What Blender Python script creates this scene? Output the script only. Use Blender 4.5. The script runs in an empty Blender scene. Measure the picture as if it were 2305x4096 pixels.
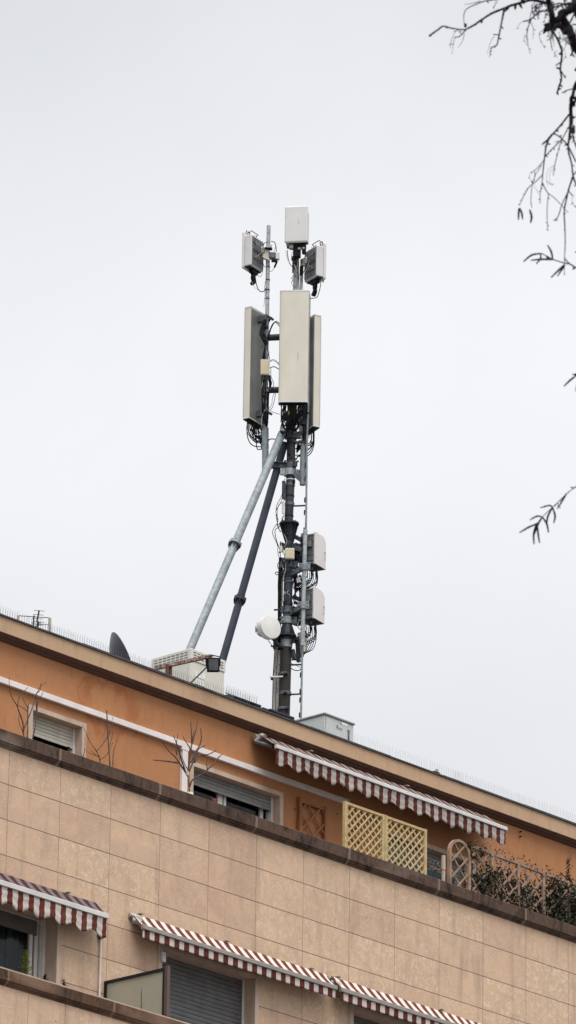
import bpy, bmesh, math, random
from mathutils import Vector, Matrix
random.seed(7)
scn = bpy.context.scene
COL = scn.collection
V3 = Vector
# ------------------------------------------------------------------ camera solve (from the facade's stone grid)
FPX, CX, CY = 21992.557, 1152.5, 2048.0
RR = (V3((0.6636728947, -0.7478918475, 0.0140026170)),
      V3((-0.2685546849, -0.2207581688, 0.9376269045)),
      V3((0.6981523258, 0.6260380303, 0.3473610724)))
ZO = 23.825                      # height of the first visible stone joint above the street
CAM = V3((-50.18884712, -49.98610098, -22.22516009 + ZO))
RH = 0.49834                     # height of a stone course

def ray(x, y):
    return RR[0] * ((x - CX) / FPX) - RR[1] * ((y - CY) / FPX) + RR[2]
def W(x, y, X=None, Y=None, Z=None):
    d = ray(x, y)
    if X is not None: s = (X - CAM.x) / d.x
    elif Y is not None: s = (Y - CAM.y) / d.y
    else: s = (Z + ZO - CAM.z) / d.z
    return CAM + d * s
def PX(p):
    q = V3(p) - CAM
    z = q.dot(RR[2]); return CX + FPX * q.dot(RR[0]) / z, CY - FPX * q.dot(RR[1]) / z
# local frame of the mast
MA = V3((11.085, 5.0, 0))
n_ = V3((-61.27, -54.99, 0)).normalized()
r_ = V3((-n_.y, n_.x, 0)); r_ = r_ if r_.x > 0 else -r_
z_ = V3((0, 0, 1))
PM = 253.0                       # pixels per metre at the mast
def M(x, y, d=0.0, A=MA):
    dd = ray(x, y)
    s = (d - (CAM - A).dot(n_)) / dd.dot(n_)
    return CAM + dd * s
def dirv(deg):
    a = math.radians(deg); return n_ * math.cos(a) + r_ * math.sin(a)
def zm(q):
    return lambda a, b: (q[0] + a * q[2], q[1] + b * q[2])
zA = zm((900, 780, .34483)); zB = zm((900, 1140, .34483)); zC = zm((700, 1640, .48276)); zD = zm((950, 2050, .31034))
zE = zm((950, 2400, .31034)); zF = zm((550, 2500, .41379)); zG = zm((0, 2350, .48276)); zH = zm((0, 2650, .48276))
zI = zm((600, 2750, .48276)); zJ = zm((1000, 2800, .48276)); zK = zm((1200, 3050, .41379)); zL = zm((1650, 3000, .45172))
zN = zm((0, 3450, .48276)); zT1 = zm((1650, 0, .45172)); zT2 = zm((1950, 450, .27183)); zT3 = zm((1950, 1400, .32993))
zQ = zm((1000, 1600, .2069)); zV = zm((900, 900, .17241)); zS = zm((1130, 960, .13793)); zY = zm((60, 2420, .11034))

# ------------------------------------------------------------------ materials
def new_mat(name):
    m = bpy.data.materials.new(name); m.use_nodes = True
    nt = m.node_tree; b = nt.nodes['Principled BSDF']
    return m, nt, b
def N(nt, t, **k):
    n = nt.nodes.new(t)
    for a, v in k.items():
        if a.startswith('i_'):
            key = a[2:]; key = int(key) if key.isdigit() else key
            n.inputs[key].default_value = v
        else: setattr(n, a, v)
    return n
def mth(nt, op, a, b=None, c=None):
    n = nt.nodes.new('ShaderNodeMath'); n.operation = op
    for i, v in enumerate((a, b, c)):
        if v is None: continue
        if isinstance(v, (int, float)): n.inputs[i].default_value = v
        else: nt.links.new(v, n.inputs[i])
    return n.outputs[0]
def mixc(nt, f, a, b):
    n = nt.nodes.new('ShaderNodeMix'); n.data_type = 'RGBA'
    for i, v in ((0, f), (6, a), (7, b)):
        if isinstance(v, (int, float)): n.inputs[i].default_value = v
        elif isinstance(v, tuple): n.inputs[i].default_value = (*v[:3], 1)
        else: nt.links.new(v, n.inputs[i])
    return n.outputs[2]
def coords(nt, scale=(1, 1, 1)):
    tc = N(nt, 'ShaderNodeTexCoord'); mp = N(nt, 'ShaderNodeMapping'); mp.inputs['Scale'].default_value = scale
    nt.links.new(tc.outputs['Object'], mp.inputs['Vector']); return mp.outputs[0]
def noise(nt, vec, scale, detail=4, dist=0, rough=.55):
    n = N(nt, 'ShaderNodeTexNoise'); n.inputs['Scale'].default_value = scale; n.inputs['Detail'].default_value = detail
    n.inputs['Distortion'].default_value = dist; n.inputs['Roughness'].default_value = rough
    nt.links.new(vec, n.inputs['Vector']); return n.outputs[0]
def ramp(nt, f, lo, hi):
    n = N(nt, 'ShaderNodeMapRange'); n.inputs[1].default_value = lo; n.inputs[2].default_value = hi
    nt.links.new(f, n.inputs[0]); return n.outputs[0]
def bump(nt, b, h, s, d=.01):
    n = N(nt, 'ShaderNodeBump'); n.inputs['Strength'].default_value = s; n.inputs['Distance'].default_value = d
    nt.links.new(h, n.inputs['Height']); nt.links.new(n.outputs[0], b.inputs['Normal'])
def pm(name, c1, c2=None, sc=3.0, rough=.6, metal=0, stretch=(1, 1, 1), lo=.35, hi=.65, bmp=0, det=4, spec=.5, dist=0):
    m, nt, b = new_mat(name)
    if c2 is None: c2 = tuple(v * .8 for v in c1)
    v = coords(nt, stretch); f = noise(nt, v, sc, det, dist)
    nt.links.new(mixc(nt, ramp(nt, f, lo, hi), c1, c2), b.inputs['Base Color'])
    b.inputs['Roughness'].default_value = rough; b.inputs['Metallic'].default_value = metal
    b.inputs['Specular IOR Level'].default_value = spec
    if bmp: bump(nt, b, f, bmp)
    return m

def stone_mat(name, pw, x0, z0, rh):
    m, nt, b = new_mat(name)
    tc = N(nt, 'ShaderNodeTexCoord'); sp = N(nt, 'ShaderNodeSeparateXYZ'); nt.links.new(tc.outputs['Object'], sp.inputs[0])
    u = mth(nt, 'DIVIDE', mth(nt, 'SUBTRACT', sp.outputs[0], x0), pw)
    v = mth(nt, 'DIVIDE', mth(nt, 'SUBTRACT', sp.outputs[2], z0), rh)
    def joint(c, w):
        fr = mth(nt, 'ABSOLUTE', mth(nt, 'SUBTRACT', mth(nt, 'FRACT', mth(nt, 'ADD', c, .5)), .5))
        return mth(nt, 'LESS_THAN', fr, w)
    jh = joint(v, .0085 / rh * .5 * 1.25); jv = joint(u, .010 / pw * .5)
    cb = N(nt, 'ShaderNodeCombineXYZ'); nt.links.new(mth(nt, 'FLOOR', u), cb.inputs[0]); nt.links.new(mth(nt, 'FLOOR', v), cb.inputs[1])
    wn = N(nt, 'ShaderNodeTexWhiteNoise'); nt.links.new(cb.outputs[0], wn.inputs['Vector'])
    off = N(nt, 'ShaderNodeVectorMath'); off.operation = 'ADD'; nt.links.new(tc.outputs['Object'], off.inputs[0])
    sc = N(nt, 'ShaderNodeVectorMath'); sc.operation = 'SCALE'; sc.inputs['Scale'].default_value = 9.0
    nt.links.new(wn.outputs['Color'], sc.inputs[0]); nt.links.new(sc.outputs[0], off.inputs[1])
    vec = off.outputs[0]
    big = noise(nt, vec, 2.6, 5, .8, .62); med = noise(nt, vec, 13, 8, .5, .72); fine = noise(nt, vec, 60, 3, .4)
    col = mixc(nt, ramp(nt, big, .3, .7), (.63, .425, .285), (.47, .315, .225))
    col = mixc(nt, mth(nt, 'MULTIPLY', wn.outputs['Value'], .35), col, (.58, .42, .25))
    hv = mth(nt, 'MULTIPLY', ramp(nt, wn.outputs['Value'], .25, .0), .32)
    col = mixc(nt, hv, col, (.43, .27, .18))
    # pale crystalline veining, stronger on some slabs
    pw2 = mth(nt, 'MULTIPLY', ramp(nt, wn.outputs['Value'], .35, 1.0), .55)
    col = mixc(nt, mth(nt, 'MULTIPLY', ramp(nt, med, .50, .62), mth(nt, 'ADD', pw2, .12)), col, (.74, .60, .48))
    col = mixc(nt, mth(nt, 'MULTIPLY', ramp(nt, fine, .58, .70), .55), col, (.76, .63, .5))
    col = mixc(nt, mth(nt, 'MULTIPLY', ramp(nt, fine, .42, .30), .45), col, (.30, .18, .12))
    # faint run-off stains
    st = coords(nt, (3.5, 1, .5)); sn = noise(nt, st, 1.4, 4)
    col = mixc(nt, mth(nt, 'MULTIPLY', ramp(nt, sn, .52, .75), .6), col, (.33, .225, .165))
    sp2 = noise(nt, tc.outputs['Object'], 4.5, 2)
    col = mixc(nt, mth(nt, 'MULTIPLY', ramp(nt, sp2, .735, .76), .8), col, (.36, .17, .07))
    col = mixc(nt, mth(nt, 'MULTIPLY', jv, .68), col, (.14, .10, .075))
    col = mixc(nt, mth(nt, 'MULTIPLY', jh, .85), col, (.055, .035, .025))
    nt.links.new(col, b.inputs['Base Color']); b.inputs['Roughness'].default_value = .62; b.inputs['Specular IOR Level'].default_value = .3
    hgt = mth(nt, 'SUBTRACT', mth(nt, 'MULTIPLY', med, .15), mth(nt, 'MAXIMUM', jh, jv))
    bump(nt, b, hgt, .5, .01)
    return m

def coping_mat(name, base, dark, pale):
    m, nt, b = new_mat(name)
    tc = N(nt, 'ShaderNodeTexCoord')
    v1 = coords(nt, (1.6, 1.6, .75)); v2 = coords(nt, (.42, 1, 1)); v3 = coords(nt, (1, 1, 1))
    s = noise(nt, v1, 2.2, 8, .9, .72); g = noise(nt, v2, 1.3, 3); k = noise(nt, v3, 14, 5)
    col = mixc(nt, ramp(nt, k, .3, .7), base, tuple(c * .7 for c in base))
    col = mixc(nt, mth(nt, 'MULTIPLY', ramp(nt, s, .47, .64), .88), col, dark)
    col = mixc(nt, mth(nt, 'MULTIPLY', ramp(nt, g, .56, .66), .55), col, pale)
    sp = N(nt, 'ShaderNodeSeparateXYZ'); nt.links.new(tc.outputs['Object'], sp.inputs[0])
    u = mth(nt, 'DIVIDE', mth(nt, 'SUBTRACT', sp.outputs[0], 2.92 - .02), 2.0)
    fr = mth(nt, 'ABSOLUTE', mth(nt, 'SUBTRACT', mth(nt, 'FRACT', mth(nt, 'ADD', u, .5)), .5))
    wob = mth(nt, 'MULTIPLY', k, .022)
    col = mixc(nt, mth(nt, 'MULTIPLY', mth(nt, 'LESS_THAN', fr, wob), .6), col, pale)
    nt.links.new(col, b.inputs['Base Color']); b.inputs['Roughness'].default_value = .85; b.inputs['Specular IOR Level'].default_value = .2
    bump(nt, b, k, .4, .01)
    return m

def stucco_mat(name, c1, c2, c3, stains=True):
    m, nt, b = new_mat(name)
    v = coords(nt); big = noise(nt, v, .9, 4, .4); fine = noise(nt, v, 45, 3)
    col = mixc(nt, ramp(nt, big, .3, .7), c1, c2)
    st = coords(nt, (1.1, 1, .4)); s = noise(nt, st, 1.1, 5, 1.2)
    col = mixc(nt, mth(nt, 'MULTIPLY', ramp(nt, s, .56, .7), .55 if stains else .35), col, c3)
    if stains:       # water patch under the eave near the left end
        tc = N(nt, 'ShaderNodeTexCoord'); vm = N(nt, 'ShaderNodeVectorMath'); vm.operation = 'SUBTRACT'
        vm.inputs[1].default_value = (3.62, 1.7, ZO + 2.42); nt.links.new(tc.outputs['Object'], vm.inputs[0])
        ms = N(nt, 'ShaderNodeVectorMath'); ms.operation = 'MULTIPLY'; ms.inputs[1].default_value = (1.5, .2, 1.9); nt.links.new(vm.outputs[0], ms.inputs[0])
        ln = N(nt, 'ShaderNodeVectorMath'); ln.operation = 'LENGTH'; nt.links.new(ms.outputs[0], ln.inputs[0])
        w = noise(nt, coords(nt, (1.3, 1, .8)), 3.2, 5, .8)
        e = mth(nt, 'ADD', ln.outputs['Value'], mth(nt, 'MULTIPLY', mth(nt, 'SUBTRACT', w, .5), 1.7))
        ring = mth(nt, 'MULTIPLY', ramp(nt, e, .45, .75), ramp(nt, e, 1.02, .8))
        ring.node.use_clamp = True
        col = mixc(nt, mth(nt, 'MULTIPLY', ring, .75), col, (.37, .125, .05))
        col = mixc(nt, mth(nt, 'MULTIPLY', ramp(nt, e, .45, .1), .45), col, (.47, .23, .10))
    nt.links.new(col, b.inputs['Base Color']); gr = noise(nt, coords(nt, (1, 1, .25)), 7, 6, .3, .7)
    col = mixc(nt, mth(nt, 'MULTIPLY', ramp(nt, gr, .5, .72), .30), col, tuple(c * .62 for c in c3))
    col = mixc(nt, mth(nt, 'MULTIPLY', ramp(nt, fine, .5, .8), .35), col, tuple(min(1, c * 1.25) for c in c1))
    nt.links.new(col, b.inputs['Base Color'])
    b.inputs['Roughness'].default_value = .9; b.inputs['Specular IOR Level'].default_value = .15
    bump(nt, b, fine, .25, .006)
    return m

def stripe_mat(name, x0, period, duty, red, white):
    m, nt, b = new_mat(name)
    tc = N(nt, 'ShaderNodeTexCoord'); sp = N(nt, 'ShaderNodeSeparateXYZ'); nt.links.new(tc.outputs['Object'], sp.inputs[0])
    wv = noise(nt, coords(nt), 25, 2)
    u = mth(nt, 'DIVIDE', mth(nt, 'ADD', mth(nt, 'SUBTRACT', sp.outputs[0], x0), mth(nt, 'MULTIPLY', wv, .012)), period)
    f = mth(nt, 'LESS_THAN', mth(nt, 'FRACT', mth(nt, 'ADD', u, 100)), duty)
    d = noise(nt, coords(nt), 9, 5)
    rr = mixc(nt, ramp(nt, d, .3, .75), red, tuple(c * .65 for c in red)); ww = mixc(nt, ramp(nt, d, .35, .8), white, tuple(c * .8 for c in white))
    nt.links.new(mixc(nt, f, ww, rr), b.inputs['Base Color'])
    b.inputs['Roughness'].default_value = .85; b.inputs['Specular IOR Level'].default_value = .2
    bump(nt, b, noise(nt, coords(nt), 220, 2), .2, .002)
    return m

mt = {}
mt['stone'] = stone_mat('stone_cladding', 1.0, 0.0, ZO, RH)
mt['stone_low'] = stone_mat('stone_cladding_balcony', .70, .04, ZO - 3.24 - .7, .72)
mt['coping'] = coping_mat('weathered_coping', (.115, .072, .052), (.014, .010, .008), (.27, .21, .165))
mt['coping_low'] = coping_mat('weathered_ledge', (.125, .068, .042), (.028, .018, .013), (.28, .18, .125))
mt['orange'] = stucco_mat('orange_stucco', (.455, .212, .10), (.42, .195, .092), (.38, .165, .07))
mt['tan'] = stucco_mat('tan_fascia_stucco', (.47, .315, .20), (.49, .335, .22), (.40, .24, .15), stains=False)
mt['brown'] = pm('brown_soffit_paint', (.105, .044, .025), (.075, .033, .02), 3, .7)
mt['flash'] = pm('lead_flashing', (.025, .023, .028), (.06, .055, .06), 12, .6, stretch=(.4, 1, 1))
mt['roof'] = pm('roof_felt', (.12, .12, .12), (.08, .08, .08), 2, .9)
mt['surround'] = pm('pale_window_surround', (.56, .43, .34), (.45, .33, .25), 5, .7, stretch=(1, 1, .4))
mt['white'] = pm('white_plastic', (.78, .72, .70), (.70, .63, .60), 4, .45)
mt['white_frame'] = pm('white_window_frame', (.70, .68, .65), (.62, .6, .57), 6, .4)
mt['shut_w'] = pm('cream_shutter', (.52, .50, .42), (.42, .39, .31), 6, .5, stretch=(1, 1, .5))
mt['shut_g'] = pm('grey_shutter', (.235, .24, .235), (.18, .185, .18), 6, .5)
mt['shut_d'] = pm('dark_grey_shutter', (.125, .122, .12), (.09, .088, .087), 5, .5)
mt['slit'] = pm('shutter_gap', (.008, .008, .008), None, 5, .8, spec=.1)
mt['room'] = pm('dark_room', (.012, .013, .015), None, 3, .9, spec=.1)
mt['curtain'] = pm('net_curtain', (.035, .042, .05), (.015, .02, .025), 8, .9, stretch=(3, 3, .3))
def glassy(name, c, rough=.06):
    m, nt, b = new_mat(name); b.inputs['Base Color'].default_value = (*c, 1); b.inputs['Roughness'].default_value = rough
    b.inputs['Transmission Weight'].default_value = 1.0; b.inputs['IOR'].default_value = 1.22
    f = noise(nt, coords(nt), 2, 2); bump(nt, b, f, .03, .01); return m
mt['glass'] = glassy('window_glass', (.75, .82, .82))
m, nt, b = new_mat('frosted_glass'); mt['frost'] = m
nt.links.new(mixc(nt, ramp(nt, noise(nt, coords(nt), 1.5, 3), .3, .7), (.50, .47, .37), (.42, .41, .33)), b.inputs['Base Color'])
b.inputs['Roughness'].default_value = .25; b.inputs['Transmission Weight'].default_value = .25
RED, WHT = (.115, .026, .018), (.60, .545, .50)
x_top = W(1137.6, 3000, Y=1.22).x
mt['str_top'] = stripe_mat('striped_canvas_terrace', x_top, .1955, .47, (.105, .028, .021), (.42, .375, .345))
mt['str_l'] = stripe_mat('striped_canvas_left', W(16, 3560, Y=-.24).x, .205, .48, (.14, .036, .024), (.58, .52, .48))
mt['str_m'] = stripe_mat('striped_canvas_middle', W(571, 3712, Y=-.24).x, .2, .52, (.12, .032, .023), (.60, .53, .48))
mt['str_r'] = stripe_mat('striped_canvas_right', W(1360, 3970, Y=-.24).x, .2, .5, (.12, .032, .023), (.60, .53, .48))
mt['can_top'] = stripe_mat('dark_canvas_terrace', x_top, .1955, .5, (.07, .022, .018), (.22, .18, .165))  # canopy cloth coloured darker than the valance stripes
mt['can_l'] = stripe_mat('dark_canvas_left', W(16, 3560, Y=-.24).x, .205, .5, (.045, .016, .018), (.15, .115, .115))  # left canopy: darker, greyer stripes than its valance
mt['alu'] = pm('white_aluminium_rail', (.66, .64, .62), (.52, .50, .49), 4, .3, .3, stretch=(.5, 1, 1))
mt['alu_d'] = pm('dull_grey_rail', (.30, .275, .25), (.24, .22, .2), 4, .4, .3)
mt['bracket'] = pm('weathered_bracket', (.36, .33, .29), (.22, .20, .17), 14, .5, .2)
mt['pine'] = pm('pale_pine_slats', (.52, .375, .19), (.38, .29, .13), 5, .7, stretch=(1, 1, 2))
mt['brownwood'] = pm('orange_brown_slats', (.36, .13, .035), (.24, .08, .022), 5, .6)
mt['oldwood'] = pm('weathered_wood', (.34, .21, .14), (.20, .13, .09), 6, .8)
mt['greywood'] = pm('grey_weathered_post', (.33, .21, .155), (.26, .18, .14), 6, .8, stretch=(1, 1, .3))
mt['twig'] = pm('dark_red_bark', (.045, .022, .02), (.08, .045, .036), 20, .8)
mt['bark'] = pm('dark_wet_bark', (.010, .008, .012), (.022, .018, .024), 30, .75, spec=.05)
mt['bark_g'] = pm('grey_twig_bark', (.06, .055, .07), (.03, .026, .038), 30, .8, spec=.05)
mt['catkin'] = pm('catkin', (.022, .016, .026), (.045, .035, .05), 90, .9, spec=.05)
mt['cane'] = pm('green_cane', (.035, .05, .03), (.05, .07, .04), 20, .6)
mt['leaf'] = pm('dark_green_leaf', (.014, .018, .008), (.032, .032, .014), 9, .5, spec=.25)
mt['leaf_r'] = pm('reddish_leaf', (.13, .045, .03), (.08, .05, .025), 9, .6)
mt['leaf_y'] = pm('yellow_green_leaf', (.24, .23, .04), (.10, .14, .03), 9, .6)
mt['galv'] = pm('galvanised_steel', (.25, .285, .30), (.165, .19, .205), 9, .6, .1, lo=.4, hi=.62, dist=1.2)
mt['galv2'] = pm('pale_galvanised_steel', (.40, .43, .43), (.25, .28, .29), 11, .5, .35, lo=.4, hi=.62, dist=1.5)
mt['steel'] = pm('dark_painted_steel', (.038, .044, .056), (.022, .026, .034), 7, .5, .2, spec=.25)
mt['steel2'] = pm('grey_brown_steel', (.060, .060, .065), (.036, .037, .043), 6, .55, .2, spec=.2)
mt['steel3'] = pm('olive_grey_pole', (.040, .037, .030), (.027, .026, .022), 4, .6, spec=.15)
mt['steel4'] = pm('slate_pole', (.058, .068, .088), (.040, .048, .064), 4, .55, spec=.2)
mt['clamp'] = pm('clamp_steel', (.125, .142, .16), (.06, .07, .08), 16, .45, .4)
mt['bolt'] = pm('dark_bolt', (.014, .014, .017), (.02, .02, .024), 10, .5, .3, spec=.15)
mt['radome'] = pm('cream_radome', (.61, .575, .485), (.56, .525, .44), 5, .5, stretch=(1, 1, .4))
mt['radome_back'] = pm('grey_radome_back', (.19, .19, .18), (.12, .12, .115), 2, .45, .1)
mt['radome_w'] = pm('pale_grey_radome', (.62, .61, .595), (.57, .56, .55), 3, .5)
mt['aau'] = pm('light_grey_housing', (.60, .585, .585), (.52, .51, .515), 4, .5)
mt['fin'] = pm('dark_heatsink', (.17, .17, .185), (.12, .12, .135), 14, .5, .2)
mt['under'] = pm('dark_underside', (.022, .023, .027), (.015, .015, .018), 10, .6, spec=.15)
mt['beige'] = pm('beige_module', (.60, .50, .32), (.55, .46, .30), 6, .5)
mt['beige_w'] = pm('pale_module_edge', (.66, .62, .53), None, 8, .5)
mt['black'] = pm('black_rubber', (.006, .006, .008), (.010, .010, .012), 20, .5, spec=.12)
mt['greycab'] = pm('grey_cable', (.36, .34, .30), (.20, .19, .17), 20, .5)
mt['yellow'] = pm('yellow_tape', (.62, .53, .03), None, 20, .5)
mt['rru'] = pm('white_radio_cover', (.66, .62, .60), (.61, .575, .555), 3, .5)
mt['rru_s'] = pm('grey_radio_side', (.22, .215, .21), (.15, .15, .15), 12, .5, .2)
mt['dishw'] = pm('white_dish', (.72, .71, .68), (.66, .65, .62), 3, .45)
mt['dishd'] = pm('dark_grey_dish', (.060, .060, .076), (.045, .045, .056), 3, .4)
mt['cab'] = pm('beige_cabinet', (.64, .62, .55), (.58, .56, .49), 3, .5)
mt['cab_l'] = pm('white_label_sheet', (.78, .78, .74), None, 6, .5)
mt['ac'] = pm('pale_grey_cabinet', (.50, .52, .50), (.45, .475, .46), 4, .45)
mt['ac_top'] = pm('grey_lid', (.27, .27, .28), (.2, .2, .21), 6, .5)
mt['rust'] = pm('rusty_iron', (.20, .055, .03), (.40, .36, .31), 22, .8, lo=.46, hi=.6, stretch=(1, 1, 1))
mt['rust2'] = pm('dark_rust', (.20, .05, .025), (.09, .03, .02), 18, .8)
mt['lens'] = pm('floodlight_glass', (.10, .11, .115), (.06, .07, .07), 8, .1)
mt['slate'] = pm('dark_slate_metal', (.045, .048, .062), (.03, .033, .042), 8, .5, .2, spec=.2)
mt['wire'] = pm('steel_wire', (.12, .115, .12), (.08, .08, .08), 8, .4, .4)
mt['wire_w'] = pm('pale_plastic_spike', (.60, .62, .64), (.52, .53, .55), 8, .4)
mt['ivory'] = pm('ivory_post', (.42, .41, .33), None, 8, .6)
mt['logo'] = pm('dark_print', (.05, .05, .06), None, 8, .5)
mt['pink'] = pm('pink_print', (.55, .25, .25), None, 8, .5)
mt['ground'] = pm('street_paving', (.15, .145, .14), (.12, .115, .11), .3, .9)
mt['asphalt'] = pm('asphalt', (.055, .055, .057), (.045, .045, .047), 2, .9)
mt['paint'] = pm('road_paint', (.7, .7, .68), (.5, .5, .48), 5, .7)
mt['redt'] = pm('red_trinket', (.28, .03, .035), None, 20, .5)
mt['boxgreen'] = pm('dark_planter', (.02, .04, .045), None, 8, .5)

# ------------------------------------------------------------------ mesh builder
class MB:
    def __init__(s): s.v = []; s.f = []; s.m = []
    def quadbox(s, c, ax, ay, az, mi=0):
        """box from centre and three half-axis vectors"""
        c = V3(c); b = len(s.v)
        for k in ((-1,-1,-1),(1,-1,-1),(1,1,-1),(-1,1,-1),(-1,-1,1),(1,-1,1),(1,1,1),(-1,1,1)):
            s.v.append(c + ax * k[0] + ay * k[1] + az * k[2])
        fl = ((0,3,2,1),(4,5,6,7),(0,1,5,4),(1,2,6,5),(2,3,7,6),(3,0,4,7))
        flip = ax.cross(ay).dot(az) < 0
        for q in fl: s.f.append(tuple(b + i for i in (q[::-1] if flip else q))); s.m.append(mi)
        return s
    def box(s, x0, x1, y0, y1, z0, z1, mi=0):
        return s.quadbox(((x0+x1)/2, (y0+y1)/2, (z0+z1)/2), V3(((x1-x0)/2,0,0)), V3((0,(y1-y0)/2,0)), V3((0,0,(z1-z0)/2)), mi)
    def bar(s, a, b, w, h, up=None, mi=0):
        a, b = V3(a), V3(b); d = (b - a); L = d.length; d.normalize()
        up = up or (V3((0,0,1)) if abs(d.z) < .95 else V3((1,0,0)))
        sx = d.cross(up).normalized(); sy = sx.cross(d)
        return s.quadbox((a + b) / 2, d * (L / 2), sx * (w / 2), sy * (h / 2), mi)
    def tube(s, pts, r, n=8, mi=0, cap=True):
        pts = [V3(p) for p in pts]; rs = r if isinstance(r, (list, tuple)) else [r] * len(pts)
        b = len(s.v); ref = None
        for i, p in enumerate(pts):
            d = (pts[min(i+1, len(pts)-1)] - pts[max(i-1, 0)]).normalized()
            if ref is None: ref = d.orthogonal().normalized()
            ref = (ref - d * ref.dot(d))
            ref = ref.normalized() if ref.length > 1e-6 else d.orthogonal().normalized()
            o = d.cross(ref)
            for k in range(n):
                a = 2 * math.pi * k / n
                s.v.append(p + (ref * math.cos(a) + o * math.sin(a)) * rs[i])
        for i in range(len(pts) - 1):
            for k in range(n):
                a0 = b + i*n + k; a1 = b + i*n + (k+1) % n
                s.f.append((a0, a1, a1 + n, a0 + n)); s.m.append(mi)
        if cap:
            s.f.append(tuple(b + k for k in range(n))[::-1]); s.m.append(mi)
            e = b + (len(pts)-1)*n; s.f.append(tuple(e + k for k in range(n))); s.m.append(mi)
        return s
    def prism(s, prof, x0, x1, mi=0):
        """profile [(y,z)] extruded along world X"""
        b = len(s.v); k = len(prof)
        for x in (x0, x1):
            for y, z in prof: s.v.append(V3((x, y, z)))
        for i in range(k):
            j = (i + 1) % k; s.f.append((b+i, b+j, b+k+j, b+k+i)); s.m.append(mi)
        s.f.append(tuple(b+i for i in range(k))[::-1]); s.m.append(mi); s.f.append(tuple(b+k+i for i in range(k))); s.m.append(mi)
        return s
    def rprism(s, o, u, v, w, pts, depth, mi=0):
        """polygon pts (a,b) in plane o+u*a+v*b extruded by w*depth"""
        b = len(s.v); k = len(pts); o = V3(o)
        for t in (0, depth):
            for a, c in pts: s.v.append(o + u*a + v*c + w*t)
        for i in range(k):
            j = (i+1) % k; s.f.append((b+i, b+j, b+k+j, b+k+i)); s.m.append(mi)
        s.f.append(tuple(b+i for i in range(k))[::-1]); s.m.append(mi); s.f.append(tuple(b+k+i for i in range(k))); s.m.append(mi)
        return s
    def build(s, name, mats, parent=None, local=False, bevel=0, smooth=False):
        if not isinstance(mats, (list, tuple)): mats = [mats]
        me = bpy.data.meshes.new(name)
        off = V3((0,0,0))
        if parent is not None and not local: off = V3(parent['_w'])
        me.from_pydata([tuple(p - off) for p in s.v], [], s.f)
        for x in mats: me.materials.append(mt[x] if isinstance(x, str) else x)
        for p, mi in zip(me.polygons, s.m): p.material_index = mi
        bm = bmesh.new(); bm.from_mesh(me); bmesh.ops.recalc_face_normals(bm, faces=bm.faces); bm.to_mesh(me); bm.free()
        if smooth:
            for p in me.polygons: p.use_smooth = True
            me.set_sharp_from_angle(angle=math.radians(40))
        o = bpy.data.objects.new(name, me); COL.objects.link(o)
        if parent is not None: o.parent = parent; o['_w'] = tuple(parent['_w'])
        else: o['_w'] = (0, 0, 0)
        if bevel:
            bv = o.modifiers.new('Bevel', 'BEVEL'); bv.width = bevel; bv.segments = 2; bv.limit_method = 'ANGLE'
        return o
def thing(name, label, cat, loc=(0,0,0), rot=None, group=None):
    o = bpy.data.objects.new(name, None); COL.objects.link(o); o.empty_display_size = .2
    o.location = loc; o['_w'] = tuple(loc)
    if rot is not None: o.rotation_euler = rot
    o['label'] = label; o['category'] = cat
    if group: o['group'] = group
    return o
def struct(o, kind='structure'): o['kind'] = kind; return o
def crom(pts, k=6):
    pts = [V3(p) for p in pts]; out = []
    if len(pts) < 3: return pts
    P = [pts[0]*2 - pts[1]] + pts + [pts[-1]*2 - pts[-2]]
    for i in range(1, len(P) - 2):
        for j in range(k):
            t = j / k; a, b, c, d = P[i-1], P[i], P[i+1], P[i+2]
            out.append(.5 * ((2*b) + (c - a)*t + (2*a - 5*b + 4*c - d)*t*t + (3*b - a - 3*c + d)*t**3))
    out.append(pts[-1]); return out

# ------------------------------------------------------------------ the street (out of frame, but real)
g = MB(); g.v = [V3(p) for p in ((-3000,-3000,0),(3000,-3000,0),(3000,3000,0),(-3000,3000,0))]; g.f = [(0,1,2,3)]; g.m = [0]
struct(g.build('ground', 'ground'))
g = MB().box(-400, 400, -40, -26, .002, .006); struct(g.build('road', 'asphalt'))
g = MB().box(-400, 400, -26, -4, .0, .12); struct(g.build('pavement', 'ground'))
g = MB()
for i in range(-20, 20): g.box(i*8, i*8+3, -33.1, -32.95, .006, .010)
struct(g.build('road_markings', 'paint'))

# ------------------------------------------------------------------ apartment building
BX0, BX1, BY1 = -9.0, 26.0, 14.0
bld = thing('apartment_building', 'long apartment building clad in pinkish stone with an orange stucco top floor', 'building')
def Zf(z): return z + ZO
def wall_holes(mb, x0, x1, z0, z1, y0, y1, holes):
    xs = sorted({x0, x1, *[h[0] for h in holes], *[h[1] for h in holes]})
    for a, c in zip(xs, xs[1:]):
        hs = sorted([(h[2], h[3]) for h in holes if h[0] <= a + 1e-6 and h[1] >= c - 1e-6])
        z = z0
        for h0, h1 in hs:
            if h0 > z: mb.box(a, c, y0, y1, Zf(z), Zf(h0))
            z = h1
        if z1 > z: mb.box(a, c, y0, y1, Zf(z), Zf(z1))
TOPF = .49; FL1 = -3.95
O1 = (-1.6, 1.02, FL1, -1.62); O2 = (3.09, 5.01, FL1, -1.615); O3 = (7.105, 9.1, FL1, -1.615)
mb = MB(); wall_holes(mb, BX0, BX1, -ZO + .12, TOPF, 0, .30, [O1, O2, O3]); mb.build('facade_wall', 'stone', bld)
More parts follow.
